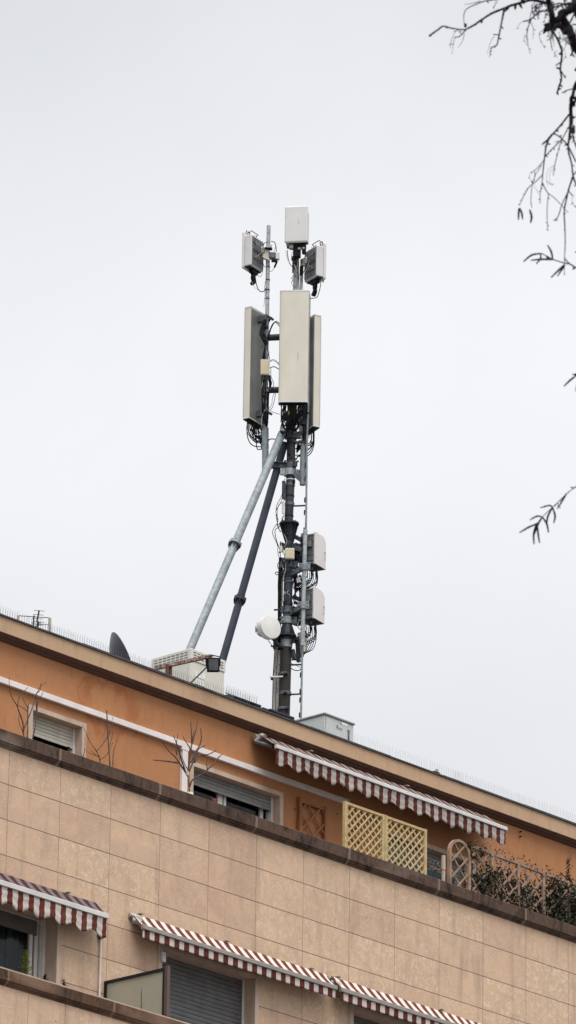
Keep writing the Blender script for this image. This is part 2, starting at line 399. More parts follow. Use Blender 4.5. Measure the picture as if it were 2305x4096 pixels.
# back and side shell, floors
mb = MB(); mb.box(BX0 + .001, BX0 + .3, .302, BY1, .12, Zf(.48)).box(BX1 - .3, BX1 - .001, .302, BY1, .12, Zf(.48)).box(BX0 + .302, BX1 - .302, BY1 - .3, BY1, .12, Zf(.48))
mb.build('side_wall', 'stone', bld)
mb = MB(); mb.box(BX0 + .302, BX1 - .302, .302, BY1 - .302, Zf(-.6), Zf(-.4)).box(BX0 + .302, BX1 - .302, .302, BY1 - .302, Zf(-4.2), Zf(-3.96))
mb.build('floor_slab', 'roof', bld)
def coping_prof(yf, zt, zb, back):
    return [(yf, zt - .012), (yf + .02, zt), (back, zt + .01), (back, zb + .03), (yf + .085, zb + .028), (yf + .083, zb), (yf + .066, zb + .004),
            (yf + .060, zb + .030), (yf + .036, zb + .036), (yf + .030, zb + .058), (yf + .008, zb + .066)]
mb = MB()
x = BX0
while x < BX1:
    x2 = min(x + (1.92 if x > BX0 else 1.90), BX1); mb.prism([(a, Zf(c)) for a, c in coping_prof(-.085, .722, .488, .30)], x, x2 - .006); x = x2
mb.build('parapet_coping', 'coping', bld, smooth=False)
mb = MB().box(BX0, BX1, .03, .27, Zf(.4905), Zf(.515)); mb.build('coping_bed', 'coping', bld)
# upper orange wall
w1 = (2.135, 3.14, .55, 1.965); w2 = (5.477, 7.36, .55, 1.965); w3 = (9.72, 11.80, -.38, 1.965)
mb = MB(); wall_holes(mb, BX0 + .6, BX1 - .6, -.398, 2.90, 1.7, 1.98, [w1, w2, w3]); mb.build('upper_wall', 'orange', bld)
mb = MB().box(BX0 + .6, BX0 + .9, 1.982, BY1 - .6, Zf(-.398), Zf(2.90)).box(BX1 - .9, BX1 - .6, 1.982, BY1 - .6, Zf(-.398), Zf(2.90)).box(BX0 + .902, BX1 - .902, BY1 - .9, BY1 - .6, Zf(-.398), Zf(2.90))
mb.build('upper_side_wall', 'orange', bld)
# eave: tan fascia, brown cove, dark flashing
mb = MB().prism([(1.56, Zf(2.882)), (1.56, Zf(3.105)), (1.69, Zf(3.105)), (1.69, Zf(2.882))], BX0, BX1); mb.build('eave_fascia', 'tan', bld)
prof = [(1.572, 2.881), (1.572, 2.868), (1.59, 2.862), (1.60, 2.848), (1.625, 2.835), (1.645, 2.832), (1.648, 2.82), (1.67, 2.806), (1.697, 2.80), (1.697, 2.881)]
mb = MB().prism([(a, Zf(c)) for a, c in prof], BX0, BX1); mb.build('eave_moulding', 'brown', bld)
mb = MB()
prof = [(1.536, 3.108), (1.536, 3.134), (1.56, 3.146), (1.68, 3.150), (1.68, 3.108)]
x = BX0; random.seed(3)
while x < BX1:
    L = random.uniform(.9, 2.1); x2 = min(x + L, BX1); dz = random.uniform(-.004, .006)
    mb.prism([(a, Zf(c + dz * (c > 3.11))) for a, c in prof], x, x2 - .002); x = x2
mb.build('roof_edge_flashing', 'flash', bld)
mb = MB().box(BX0, BX1, 1.70, BY1, Zf(2.905), Zf(2.95)); mb.build('roof', 'roof', bld)

def slats(x0, x1, zt, zb, y, pitch, mats, name, parent, gap=.006, thick=.012, last=True):
    mb = MB(); z = zt; k = 0
    while z - pitch > zb - 1e-4:
        a, c = z, z - pitch
        mb.prism([(y + thick, Zf(a)), (y + .002, Zf(a)), (y - .003, Zf((a + c)/2)), (y, Zf(c + gap)), (y + .006, Zf(c + gap)), (y + thick, Zf(c + gap))], x0, x1, 0)
        z = c; k += 1
    mb.box(x0, x1, y + thick + .001, y + thick + .006, Zf(z), Zf(zt), 1)
    if last: mb.box(x0, x1, y - .006, y + .012, Zf(z - .045), Zf(z - .001), 0)
    return mb.build(name, mats, parent), z
def window(parent, op, yf, fw, depth, shut, shut_bot, pitch, mull, label=None, pane_curtain=None, head=.065):
    x0, x1, z0, z1 = op
    w = MB()                                   # stone surround, 3 mm proud of the wall, with reveals
    w.box(x0 - fw, x0 + .002, yf - .012, yf + depth + .06, Zf(z0), Zf(z1 + head))
    w.box(x1 - .002, x1 + fw, yf - .012, yf + depth + .06, Zf(z0), Zf(z1 + head))
    w.box(x0 + .003, x1 - .003, yf - .012, yf + depth + .06, Zf(z1 - .002), Zf(z1 + head))
    wo = w.build('window', 'surround', parent)
    if label: wo['label'] = label
    fr = MB(); y = yf + depth + .035
    for a in (x0 + .004, x1 - .054): fr.box(a, a + .05, y, y + .06, Zf(z0), Zf(z1 - .004))
    for mx, mw in mull: fr.box(mx, mx + mw, y + .03, y + .075, Zf(z0), Zf(z1 - .06))
    fr.box(x0 + .055, x1 - .055, y + .03, y + .075, Zf(z1 - .06), Zf(z1 - .004)); fr.build('window_frame', 'white_frame', wo)
    # shutter guide rail
    for a in (x0 + .003, x1 - .045): MB().box(a, a + .042, yf + depth - .008, yf + depth + .032, Zf(z0), Zf(z1 - .004)).build('shutter_guide', 'white_frame', wo)
    if shut: slats(x0 + .046, x1 - .046, z1 - .005, shut_bot, yf + depth, pitch, [shut, 'slit'], 'roller_shutter', wo)
    p = MB().box(x0 + .02, x1 - .02, y + .05, y + .056, Zf(z0), Zf(z1 - .02)); p.build('window_pane', 'glass', wo)
    if pane_curtain: 
        cu = MB(); k = 40
        for i in range(k):
            a = x0 + .06 + (x1 - x0 - .12) * i / k; c = x0 + .06 + (x1 - x0 - .12) * (i + 1) / k
            cu.box(a, c, y + .16 + .02*math.sin(i*1.7), y + .17 + .02*math.sin(i*1.7), Zf(z0), Zf(pane_curtain))
        cu.build('curtain', 'curtain', wo)
    rm = MB()                                  # dark room behind
    rm.box(x0 - .3, x1 + .3, yf + 1.6, yf + 1.65, Zf(z0 - .02), Zf(z1 + .2)); rm.box(x0 - .32, x0 - .3, yf + .31, yf + 1.6, Zf(z0 - .02), Zf(z1 + .2))
    rm.box(x1 + .3, x1 + .32, yf + .31, yf + 1.6, Zf(z0 - .02), Zf(z1 + .2)); rm.box(x0 - .3, x1 + .3, yf + .31, yf + 1.6, Zf(z1 + .2), Zf(z1 + .22))
    rm.build('room_interior', 'room', wo)
    return wo
wa = window(bld, w1, 1.7, .085, .13, 'shut_w', 1.70, .052, [], 'small terrace window with cream roller shutter nearly down')
wb = window(bld, w2, 1.7, .075, .13, 'shut_g', 1.79, .056, [(6.23, .10), (6.36, .05), (7.16, .06)], 'terrace window with grey roller shutter half down', 1.55)
wc = window(bld, w3, 1.7, .07, .13, 'shut_g', .5, .06, [], 'wide terrace window behind the trellis')
# shutter stops
for wo, pp in ((wa, ((2.98, 1.655, 1.80),)), (wb, ((5.56, 1.742, 1.80), (7.19, 1.742, 1.80)))):
    for xx, zz, yy in pp: MB().box(xx, xx + .035, yy, yy + .03, Zf(zz - .025), Zf(zz)).build('shutter_stop', 'bolt', wo)
wl = window(bld, (O1[0], O1[1], FL1, -1.62), 0, .075, .22, None, 0, .06, [(.785, .06), (.885, .06)], 'lower balcony window with dark glass and white frame', -1.7)
MB().box(-1.5, .9, .262, .30, Zf(-1.86), Zf(-1.66)).build('shutter_box', 'shut_d', wl)
wm = window(bld, (O2[0], O2[1], FL1, -1.615), 0, .075, .2, 'shut_d', -3.9, .064, [], 'lower balcony door with dark grey roller shutter fully down')
MB().box(3.055, 3.125, -.05, -.014, Zf(-1.80), Zf(-1.66)).build('shutter_box', 'white_frame', wm)
window(bld, (O3[0], O3[1], FL1, -1.615), 0, .075, .2, 'shut_d', -3.9, .064, [], 'right lower window with dark shutter')
# white cable trunking with a T branch on the orange wall
mb = MB().box(BX0 + 1, 5.17, 1.64, 1.698, Zf(2.175), Zf(2.262)).box(5.325, 8.86, 1.64, 1.698, Zf(2.175), Zf(2.262))
mb.box(5.172, 5.323, 1.64, 1.698, Zf(2.13), Zf(2.262)).box(5.19, 5.305, 1.643, 1.698, Zf(-.39), Zf(2.128))
t = mb.build('cable_trunking', 'white', bld, bevel=.006)
# lower balcony
mb = MB().box(BX0, 9.0, -1.15, -1.03, Zf(-4.45), Zf(-3.24)); mb.build('balcony_parapet', 'stone_low', bld)
mb = MB().box(BX0, 9.0, -1.028, -.002, Zf(-4.25), Zf(-4.0)); mb.build('balcony_floor', 'roof', bld)
mb = MB(); x = BX0
while x < 9.0:
    x2 = min(x + 2.03, 9.0); mb.prism([(a, Zf(c)) for a, c in coping_prof(-1.22, -3.032, -3.24, -.98)], x, x2 - .006); x = x2
mb.build('balcony_coping', 'coping_low', bld)
MB().box(BX0, 9.0, -1.205, -1.19, Zf(-3.030), Zf(-3.016)).build('coping_drip_strip', 'surround', bld)
for k in range(2):      # paler anchors on the orange wall
    q = W(*zL(950, (725, 768)[k]), Y=1.69); MB().tube([q, q + V3((0, -.04, 0))], .012, 8).build('wall_anchor', 'bolt', bld)
for a in ((370, 905), (720, 945)):
    q = W(*zJ(*a), Y=1.69); MB().tube([q, q + V3((0, -.03, 0))], .008, 8).build('wall_anchor', 'clamp', bld)

# downpipe with a round junction box on the stone wall
q = W(398, 3745, Y=0); dp = thing('conduit_pipe', 'thin pale vertical conduit with a round junction box on the stone wall', 'pipe', (q.x, -.03, Zf(-3.9)))
MB().tube([V3((1.845, -.03, Zf(-3.9))), V3((1.845, -.03, Zf(-1.725)))], .015, 10).tube([V3((1.845, -.03, Zf(-1.68))), V3((1.845, -.03, Zf(-1.45)))], .013, 10).build('pipe', 'white', dp, smooth=True)
MB().tube([V3((1.845, -.0, Zf(-1.70))), V3((1.845, -.05, Zf(-1.70)))], .05, 18).tube([V3((1.845, -.05, Zf(-1.70))), V3((1.845, -.056, Zf(-1.70)))], .044, 18).build('junction_box', 'clamp', dp, smooth=True)

# ------------------------------------------------------------------ awnings
def awning(name, label, x0, x1, yr, zr, yw, zw, smat, railm, drop, scallop, brk, armx, rail_h=.045, cmat=None, sag=0.0, side_left=False, hous=None, ph=0):
    root = thing(name, label, 'awning', ((x0 + x1)/2, yw, Zf(zr)))
    nx = int((x1 - x0) / .02); f = MB()
    cols = 6
    for i in range(nx + 1):
        xx = x0 + (x1 - x0) * i / nx
        for j in range(cols + 1):
            t = j / cols
            s = -.012 * math.sin(math.pi * t) + .003 * math.sin(xx * 9 + j)
            f.v.append(V3((xx, yr + (yw - yr) * t, Zf(zr + .015 + (zw - zr - .015) * t + s))))
    for i in range(nx):
        for j in range(cols):
            a = i * (cols + 1) + j; f.f.append((a, a + 1, a + cols + 2, a + cols + 1)); f.m.append(0)
    o = f.build('canopy_fabric', cmat or smat, root, smooth=True)
    so = o.modifiers.new('Solidify', 'SOLIDIFY'); so.thickness = .003
    v = MB(); nz = 7
    for i in range(nx + 1):
        xx = x0 + (x1 - x0) * i / nx
        if scallop: d = drop - .034 * (1 - math.cos(2 * math.pi * (xx - ph) / scallop)) + .004*math.sin(xx*3.1)
        else: d = drop
        for j in range(nz + 1):
            t = j / nz
            w = (.004 * math.sin(xx * 31 + t * 2.0) + .007 * math.sin(xx * 4.1 + 1) + .003*math.sin(xx*17)) * t if scallop else .003 * math.sin(xx * 14) * t
            w += (.006 * math.sin(t * 14 + xx * 2.3) if scallop else 0)
            v.v.append(V3((xx, yr - .006 + w, Zf(zr - rail_h + .006 - d * t))))
    for i in range(nx):
        for j in range(nz):
            a = i * (nz + 1) + j; v.f.append((a, a + 1, a + nz + 2, a + nz + 1)); v.m.append(0)
    o = v.build('valance', smat, root, smooth=True)
    so = o.modifiers.new('Solidify', 'SOLIDIFY'); so.thickness = .003
    MB().prism([(yr - .028, Zf(zr + .008)), (yr - .018, Zf(zr + .018)), (yr + .012, Zf(zr + .014)), (yr + .014, Zf(zr - rail_h + .004)), (yr - .018, Zf(zr - rail_h)), (yr - .03, Zf(zr - rail_h + .008))], x0 - .02, x1 + .02).build('front_rail', railm, root)
    MB().tube([V3((x0 - .04, yw + .035, Zf(zw - .035))), V3((x1 + .04, yw + .035, Zf(zw - .035)))], .035, 12).build('roller', 'bracket', root, smooth=True)
    for bx in brk:
        b = MB(); b.box(bx - .03, bx + .03, yw - .03, yw + .135, Zf(zw + .012), Zf(zw + .032)); b.box(bx - .03, bx + .03, yw + .10, yw + .135, Zf(zw - .14), Zf(zw + .011))
        b.build('bracket', 'bracket', root, bevel=.006)
    for ax, dx in armx:
        a = MB(); e = V3((ax + dx * .55, yw - .0, Zf(zw - .10)))
        a.tube([V3((ax, yw + .06, Zf(zw - .09))), e], .02, 8); a.tube([e, V3((ax + dx * .1, yr + .03, Zf(zr - .03)))], .016, 8)
        a.quadbox(e, V3((.035, 0, 0)), V3((0, .03, 0)), V3((0, 0, .03)))
        a.build('folding_arm', 'bracket', root, smooth=True)
    return root
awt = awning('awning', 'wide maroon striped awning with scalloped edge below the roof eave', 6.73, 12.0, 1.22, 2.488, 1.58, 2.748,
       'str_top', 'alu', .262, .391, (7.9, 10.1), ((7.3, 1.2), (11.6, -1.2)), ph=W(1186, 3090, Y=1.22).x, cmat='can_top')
# its left end housing: grey cassette arm reaching out to the rail
h = MB(); a = W(*zI(868, 440), Y=1.66); c = W(*zI(925, 408), Y=1.50)
for p0, p1, rr in ((W(*zI(870, 450), Y=1.62), W(*zI(925, 405), Y=1.56), .055),): h.tube([p0, p1], [rr*.7, rr], 14)
h.tube([W(*zI(925, 405), Y=1.56), W(*zI(950, 415), Y=1.50)], .05, 14)
h.build('cassette_end', 'bracket', awt, smooth=True)
MB().tube([W(*zI(885, 455), Y=1.60), W(*zI(1030, 492), Y=1.33)], .032, 12).build('end_arm', 'clamp', awt, smooth=True)
MB().tube([W(*zI(1018, 480), Y=1.30), W(*zI(1042, 490), Y=1.28)], .04, 10).build('rail_cap', 'bolt', awt, smooth=True)
q = W(1967, 3340, Y=1.28); MB().tube([q, W(1968, 3404, Y=1.1)], .006, 6).build('crank_eye_rod', 'clamp', awt)
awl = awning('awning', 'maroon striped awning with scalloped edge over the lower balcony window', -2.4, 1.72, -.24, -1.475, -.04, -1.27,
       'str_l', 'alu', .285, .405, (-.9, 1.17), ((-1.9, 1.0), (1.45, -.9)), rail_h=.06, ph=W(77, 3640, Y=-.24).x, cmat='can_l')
awm = awning('awning', 'red striped awning with straight edge above the shuttered balcony door', 2.44, 6.44, -.24, -1.468, -.05, -1.25,
       'str_m', 'alu_d', .125, 0, (2.60, 4.35, 6.15), ((2.52, 1.3), (6.36, -1.3)), rail_h=.05)
awr = awning('awning', 'red striped awning with straight edge, lowest and furthest right', 6.56, 10.6, -.24, -1.468, -.05, -1.25,
       'str_r', 'alu_d', .125, 0, (6.72, 9.0), ((6.64, 1.3), (10.5, -1.3)), rail_h=.05)
for aw, (px, py), Yb in ((awm, (553, 3672), -.09), (awm, (560, 3690), -.12), (awr, (1352, 3938), -.12)):
    q = W(px, py, Y=Yb); MB().tube([q + V3((-.05, .08, .03)), q, q + V3((.02, -.03, -.05))], [.05, .045, .03], 10).build('arm_joint', 'bracket', aw, smooth=True)

# ------------------------------------------------------------------ trellises
def lattice(mb, x0, x1, z0, z1, y, pitch, w, th, clip=None):
    """two layers of diagonal slats clipped to a rectangle (and optional test for arches)"""
    for layer, sg in ((0, 1), (1, -1)):
        yy = y + layer * (th + .001)
        c = -(x1 - x0 + z1 - z0)
        k = c
        while k < (x1 - x0 + z1 - z0):
            # line (x-x0) - sg*(z-z0) = k
            pts = []
            S = 60; t0 = None; last = None
            L = (x1 - x0) + (z1 - z0)
            for i in range(S + 1):
                xx = x0 + (x1 - x0) * i / S; zz = z0 + sg * ((xx - x0) - k) if sg > 0 else z0 - ((xx - x0) - k)
                ok = z0 <= zz <= z1 and (clip is None or clip(xx, zz))
                if ok:
                    if t0 is None: t0 = (xx, zz)
                    last = (xx, zz)
                elif t0 is not None:
                    pts.append((t0, last)); t0 = None
            if t0: pts.append((t0, last))
            for a, b in pts:
                if abs(a[0] - b[0]) > .01:
                    mb.bar((a[0], yy, Zf(a[1])), (b[0], yy, Zf(b[1])), th, w, up=V3((0, 0, 1)))
            k += pitch
def trellis(name, label, x0, x1, zt, y, post, pitch, sw, mat, zb=-.35, cat='trellis', group=None, postm=None, ends=(1, 1)):
    r = thing(name, label, cat, ((x0 + x1)/2, y, Zf(zb)), group=group)
    if ends[0]: MB().box(x0, x0 + post, y - post/2, y + post/2, Zf(zb), Zf(zt)).build('post', postm or mat, r, bevel=.004)
    if ends[1]: MB().box(x1 - post, x1, y - post/2, y + post/2, Zf(zb), Zf(zt)).build('post', postm or mat, r, bevel=.004)
    MB().box(x0 + post, x1 - post, y - post/2 + .004, y + post/2 - .004, Zf(zt - post * .8), Zf(zt - .004)).build('top_rail', mat, r, bevel=.003)
    m = MB(); lattice(m, x0 + post, x1 - post, zb, zt - post * .8, y - .01, pitch, sw, .010); m.build('lattice', mat, r)
    return r
trellis('trellis_panel', 'left one of the two new pale pine lattice panels', 7.27, 8.155, 1.605, .36, .055, .134, .026, 'pine')
trellis('trellis_panel', 'right one of the two new pale pine lattice panels', 8.165, 9.11, 1.605, .36, .055, .134, .026, 'pine')
wt = thing('wall_trellis', 'small orange brown wooden trellis fixed to the orange wall', 'trellis', (8.03, 1.66, Zf(1.0)))
MB().box(7.735, 7.785, 1.63, 1.68, Zf(.9), Zf(2.045)).build('post', 'brownwood', wt); MB().box(8.30, 8.345, 1.63, 1.68, Zf(.9), Zf(2.02)).build('post', 'brownwood', wt)
MB().box(7.786, 8.299, 1.635, 1.675, Zf(1.96), Zf(2.0)).build('top_rail', 'brownwood', wt)
m = MB(); lattice(m, 7.785, 8.30, .9, 1.96, 1.64, .31, .026, .012); m.build('lattice', 'brownwood', wt)
# arched screen
at = thing('arched_trellis', 'weathered wooden trellis with a round arched top', 'trellis', (9.83, .36, Zf(-.3)))
ax0, ax1, asp = 9.63, 10.12, 1.40; acx = (ax0 + ax1)/2; ar = (ax1 - ax0)/2
MB().box(ax0, ax0 + .045, .33, .39, Zf(-.3), Zf(asp)).build('post', 'oldwood', at); MB().box(ax1 - .05, ax1, .33, .39, Zf(-.3), Zf(asp)).build('post', 'oldwood', at)
m = MB(); seg = 14
pts = [(math.cos(math.pi * i / seg), math.sin(math.pi * i / seg)) for i in range(seg + 1)]
poly = [(c * ar, s * ar * .95) for c, s in pts] + [(c * (ar - .045), s * (ar * .95 - .04)) for c, s in pts[::-1]]
b0 = len(m.v)
for yy in (.335, .385):
    for a, c in poly: m.v.append(V3((acx + a, yy, Zf(asp + .001 + c))))
k = len(poly)
for i in range(seg):
    j = k - 2 - i
    m.f.append((i, i+1, j, j+1)); m.m.append(0); m.f.append((k+i, k+j+1, k+j, k+i+1)); m.m.append(0)
for i in range(k):
    j = (i+1) % k; m.f.append((i, j, k+j, k+i)); m.m.append(0)
m.build('arch', 'oldwood', at)
m = MB(); lattice(m, ax0 + .06, ax1 - .06, -.3, asp + ar, .345, .25, .026, .012, clip=lambda x, z: z < asp or ((x - acx)**2 + ((z - asp)/.95)**2) < (ar - .05)**2); m.build('lattice', 'oldwood', at)
# flaking white post beside the arch
wp = thing('white_post', 'flaking white painted post against the left side of the arched trellis', 'post', (9.57, .40, Zf(-.3)))
m = MB()
for i in range(7): m.box(9.545 + .006*(i % 2), 9.588 - .006*(i % 2), .38, .42, Zf(-.3 + i*.235), Zf(-.3 + i*.235 + .215))
m.box(9.552, 9.58, .385, .415, Zf(-.299), Zf(1.33))
m.build('post', 'surround', wp)
names = ['first weathered trellis bay right of the arched trellis, leaves thin', 'second weathered trellis bay right of the arched trellis', 'third weathered trellis bay right of the arched trellis', 'fourth weathered trellis bay right of the arched trellis, hidden in leaves']
px_ = [10.125, 10.66, 11.28, 11.88, 12.48]
tb = []
for i in range(4):
    tb.append(trellis('trellis_panel', names[i], px_[i], px_[i+1] - .002, 1.62 - .01*i, .36, .055, .27, .030, 'greywood', zb=.2, postm='oldwood', ends=(0, 1)))
trellis('trellis_panel', 'trellis bay beyond the right edge, only its overgrown start in view', 12.48, 13.6, 1.6, .36, .055, .27, .030, 'greywood', zb=.2, postm='oldwood', ends=(0, 1))

# ------------------------------------------------------------------ plants
def leafmass(n, gen, size, rnd):
    m = MB()
    for i in range(n):
        p = gen(rnd)
        if p is None: continue
        s = size * rnd.uniform(.6, 1.3); d = V3((rnd.gauss(0,1), rnd.gauss(0,1), rnd.gauss(0,.8))).normalized(); u = d.orthogonal().normalized()
        u = (Matrix.Rotation(rnd.uniform(0, 6.28), 3, d) @ u); w = d.cross(u)
        b = len(m.v); m.v += [p - u*s, p + w*s*.42 + d*s*.1, p + u*s, p - w*s*.42 + d*s*.1]; m.f.append((b, b+1, b+2, b+3)); m.m.append(0)
    return m
rnd = random.Random(5)
clumps = [(rnd.uniform(10.15, 13.5), rnd.uniform(.30, .55), rnd.uniform(.55, 1.5)) for _ in range(80)]
clumps = [c for c in clumps if rnd.random() < .25 + .75 * min(1, (c[0] - 10.1) / 1.9)]
clumps += [(rnd.uniform(10.15, 12.0), rnd.uniform(.28, .34), rnd.uniform(.6, 1.35)) for _ in range(7)] + [(rnd.uniform(12.0, 13.5), rnd.uniform(.25, .6), rnd.uniform(.6, 1.5)) for _ in range(150)] + [(10.15, .35, 1.62), (10.35, .4, 1.55), (10.3, .4, 1.0), (10.5, .38, .9), (10.45,.4,1.25), (11.1, .36, 1.0), (11.15,.3,.85), (11.3, .3, .95)]
def gen_vine(r):
    c = r.choice(clumps); return V3((c[0] + r.gauss(0, .10), c[1] + r.gauss(0, .07), Zf(min(c[2] + r.gauss(0, .085), 1.62))))
vine = thing('climbing_plant', 'dense dark green climbing plant covering the weathered trellis at the right', 'plant', (12, .5, Zf(-.3)))
leafmass(19000, gen_vine, .034, rnd).build('foliage', 'leaf', vine)
leafmass(420, lambda r: V3((r.uniform(10.2, 13.5), r.uniform(.25, .45), Zf(1.60 + r.gauss(0, .05)))), .026, rnd).build('young_leaves', 'leaf_r', vine)
m = MB()
for i in range(46):
    x = rnd.uniform(10.2, 13.4); p = V3((x, .42, Zf(rnd.uniform(.2, .9)))); pts = [p]
    for k in range(5): p = p + V3((rnd.uniform(-.16, .16), rnd.uniform(-.05, .05), rnd.uniform(.05, .22))); pts.append(p)
    if pts[-1].z < Zf(1.75): m.tube(crom(pts, 3), .006, 5)
p = W(*zL(1380, 1140), Y=.36); m.tube(crom([p, W(*zL(1378, 1060), Y=.36), W(*zL(1385, 1000), Y=.36), W(*zL(1395, 940), Y=.36), W(*zL(1425, 890), Y=.36)], 4), .006, 5)
m.build('stem', 'twig', vine)
leafmass(90, lambda r: W(*zL(1382 + r.gauss(0, 14), r.uniform(960, 1150)), Y=.36), .026, rnd).build('shoot_leaves', 'leaf', vine)

def shrub(name, label, zf, Y, lines, r0=.008, mat='twig', base=None, extra=None, jit=.04):
    pts0 = [W(*zf(*l[0]), Y=Y) for l in lines]
    bx = base or sum((p.x for p in pts0)) / len(pts0)
    root = thing(name, label, 'plant', (bx, Y, Zf(-.1)))
    m = MB(); rn = random.Random(hash(label) % 1000 if False else len(label))
    for l in lines:
        yo = rn.uniform(-jit, jit); pp = []
        for i, q in enumerate(l): pp.append(W(*zf(*q), Y=Y + yo * i / len(l)))
        # knobbly bark
        cr = crom(pp, 5); k = len(cr)
        L = sum((cr[i+1] - cr[i]).length for i in range(k-1)); rr = r0 * 1.3 * min(1, .45 + L)
        m.tube(cr, [rr * (1 - .62 * i / k) * rn.uniform(.85, 1.2) for i in range(k)], 6)
        for i in range(2, k, 2):
            if rn.random() < .6:
                d = V3((rn.uniform(-1, 1), rn.uniform(-1, 1), 1)).normalized() * .018
                m.tube([cr[i], cr[i] + d], [.0035, .002], 4)
    m.build('branches', mat, root)
    return root
s1 = shrub('bare_shrub', 'leafless shrub with long thin shoots in front of the small window at the left', zH, .55,
 [[(195, 640), (195, 600), (185, 560), (160, 500), (157, 440)], [(195, 600), (190, 500), (155, 400), (140, 355), (100, 290), (80, 220), (77, 130)],
  [(195, 560), (240, 450), (270, 370), (300, 270), (340, 195), (382, 165)], [(230, 640), (232, 560), (232, 380), (248, 332)], [(147, 360), (155, 305), (180, 260), (235, 204)],
  [(228, 405), (190, 375), (150, 358)], [(232, 380), (205, 330), (187, 290)], [(275, 620), (290, 540), (305, 420), (318, 320), (358, 250)], [(303, 400), (303, 320), (300, 260), (330, 235), (340, 168)]])
s2 = shrub('bare_shrub', 'small leafless shrub with forked shoots beside the green cane', zH, .55,
 [[(832, 850), (825, 800), (800, 735), (760, 680), (720, 600), (683, 514)], [(800, 735), (850, 680), (905, 590), (945, 525)], [(910, 860), (905, 720), (897, 640), (915, 540), (937, 452)],
  [(937, 870), (940, 760), (965, 660), (997, 572)], [(832, 805), (880, 770), (910, 720), (937, 660)], [(825, 780), (770, 765), (708, 728)], [(690, 790), (668, 748)], [(690, 790), (705, 700), (706, 600)], [(905, 700), (925, 630), (940, 560)], [(800, 770), (775, 750), (758, 735)], [(825, 800), (828, 772), (812, 775)]], r0=.006)
cn = thing('garden_cane', 'tall dark green garden cane standing among bare shoots behind the parapet', 'cane', W(*zH(915, 870), Y=.5))
MB().tube([W(*zH(915, 870), Y=.5), W(*zH(897, 640), Y=.5), W(*zH(885, 398), Y=.5)], .009, 7).build('cane', 'cane', cn)
s3 = shrub('bare_tree', 'leafless potted tree in front of the white wall trunking', zI, .55,
 [[(333, 890), (328, 840), (318, 770), (312, 720)], [(315, 735), (280, 680), (240, 620), (205, 570), (160, 530), (105, 455)], [(240, 625), (150, 612), (28, 600)], [(300, 710), (262, 600), (235, 500), (195, 398)],
  [(312, 720), (330, 580), (345, 480), (345, 390), (338, 288)], [(345, 480), (365, 410), (385, 340), (393, 272)], [(315, 720), (345, 650), (400, 510), (425, 440), (422, 340)], [(340, 620), (385, 525), (410, 480), (430, 410)],
  [(330, 820), (350, 770), (400, 735), (440, 710), (475, 680)], [(475, 680), (520, 640), (560, 590), (600, 552)], [(478, 670), (470, 640), (475, 590)], [(370, 620), (410, 560), (480, 555), (550, 522)], [(370, 610), (370, 560), (385, 520), (460, 480)],
  [(345, 520), (305, 460), (275, 408)], [(262, 600), (248, 560), (240, 520)], [(222, 560), (218, 480), (232, 390)], [(320, 690), (290, 640), (265, 570)], [(345, 460), (355, 400), (368, 360)]], r0=.011)
MB().tube([W(*zI(328, 872), Y=.55), W(*zI(328, 930), Y=.55)], .055, 14).build('pot_rim', 'cab_l', s3, smooth=True)
q = W(*zI(312, 712), Y=.52); MB().quadbox(q, V3((.02, 0, 0)), V3((0, .015, 0)), V3((0, 0, .028))).build('tie', 'surround', s3)
def spiky(name, label, zf, Y, cx, cy, n, h, mat, sp=.5, seed=1):
    rn = random.Random(seed); base = W(*zf(cx, cy), Y=Y); root = thing(name, label, 'plant', base - V3((0, 0, .25)))
    m = MB()
    MBs = MB().tube([base - V3((0, 0, .25)), base + V3((0, 0, h * .8))], [.008, .003], 6); MBs.build('stem', 'cane', root)
    for i in range(n):
        t = rn.uniform(0, .95); b = base + V3((0, 0, h * t - .05)); d = V3((rn.uniform(-1, 1), rn.uniform(-1, 1), rn.uniform(.1, 1.1))).normalized()
        L = h * sp * rn.uniform(.5, 1) * (1.1 - t*.6); w = d.cross(V3((0, 0, 1))).normalized() * .010
        b0 = len(m.v); m.v += [b - w, b + w, b + d * L * .6 + w * .8, b + d * L - V3((0, 0, L * .18)), b + d * L * .6 - w * .8]; m.f.append((b0, b0+1, b0+2, b0+3, b0+4)); m.m.append(0)
    m.build('leaves', mat, root)
spiky('potted_plant', 'yellow green spiky plant on the lower balcony in front of the dark window', zN, -.8, 215, 900, 110, .34, 'leaf_y', .42, 2)
spiky('potted_plant', 'low green plant on the balcony ledge at the foot of the window frame', zN, -.8, 375, 975, 45, .13, 'leaf', .7, 3)
spiky('potted_plant', 'small dark leafed succulent on the balcony ledge right of the window', zN, -.8, 530, 1015, 40, .12, 'leaf', .75, 4)
s4 = shrub('bare_shoots', 'three thin bare shoots in front of the frosted glass balcony divider', zN, -.7,
 [[(1172, 1230), (1172, 1120), (1176, 1008)], [(1190, 1240), (1184, 1130), (1176, 1030)], [(1210, 1250), (1225, 1150), (1243, 1070)]], r0=.006, mat='cane')
# planter behind the trellis
pl = thing('flower_box', 'long dark flower box with a few withered plants left of the arched trellis', 'planter', W(*zL(225, 1095), Y=.9))
a = W(*zL(125, 1050), Y=.75); b = W(*zL(325, 1110), Y=.75)
MB().box(a.x - .55, b.x + .1, .72, .98, a.z - .16, a.z).build('box', 'boxgreen', pl, bevel=.01)
leafmass(260, lambda r: V3((r.uniform(a.x - .4, b.x), r.uniform(.7, .95), a.z + abs(r.gauss(0, .07)))), .022, rnd).build('foliage', 'leaf_r', pl)
m = MB()
for i in range(7):
    p = V3((a.x - .3 + i*.17, .85, a.z)); m.tube(crom([p, p + V3((rnd.uniform(-.1,.1), 0, .2)), p + V3((rnd.uniform(-.25,.25), 0, .5 * rnd.uniform(.5, 1)))], 4), .004, 5)
m.build('stem', 'twig', pl)
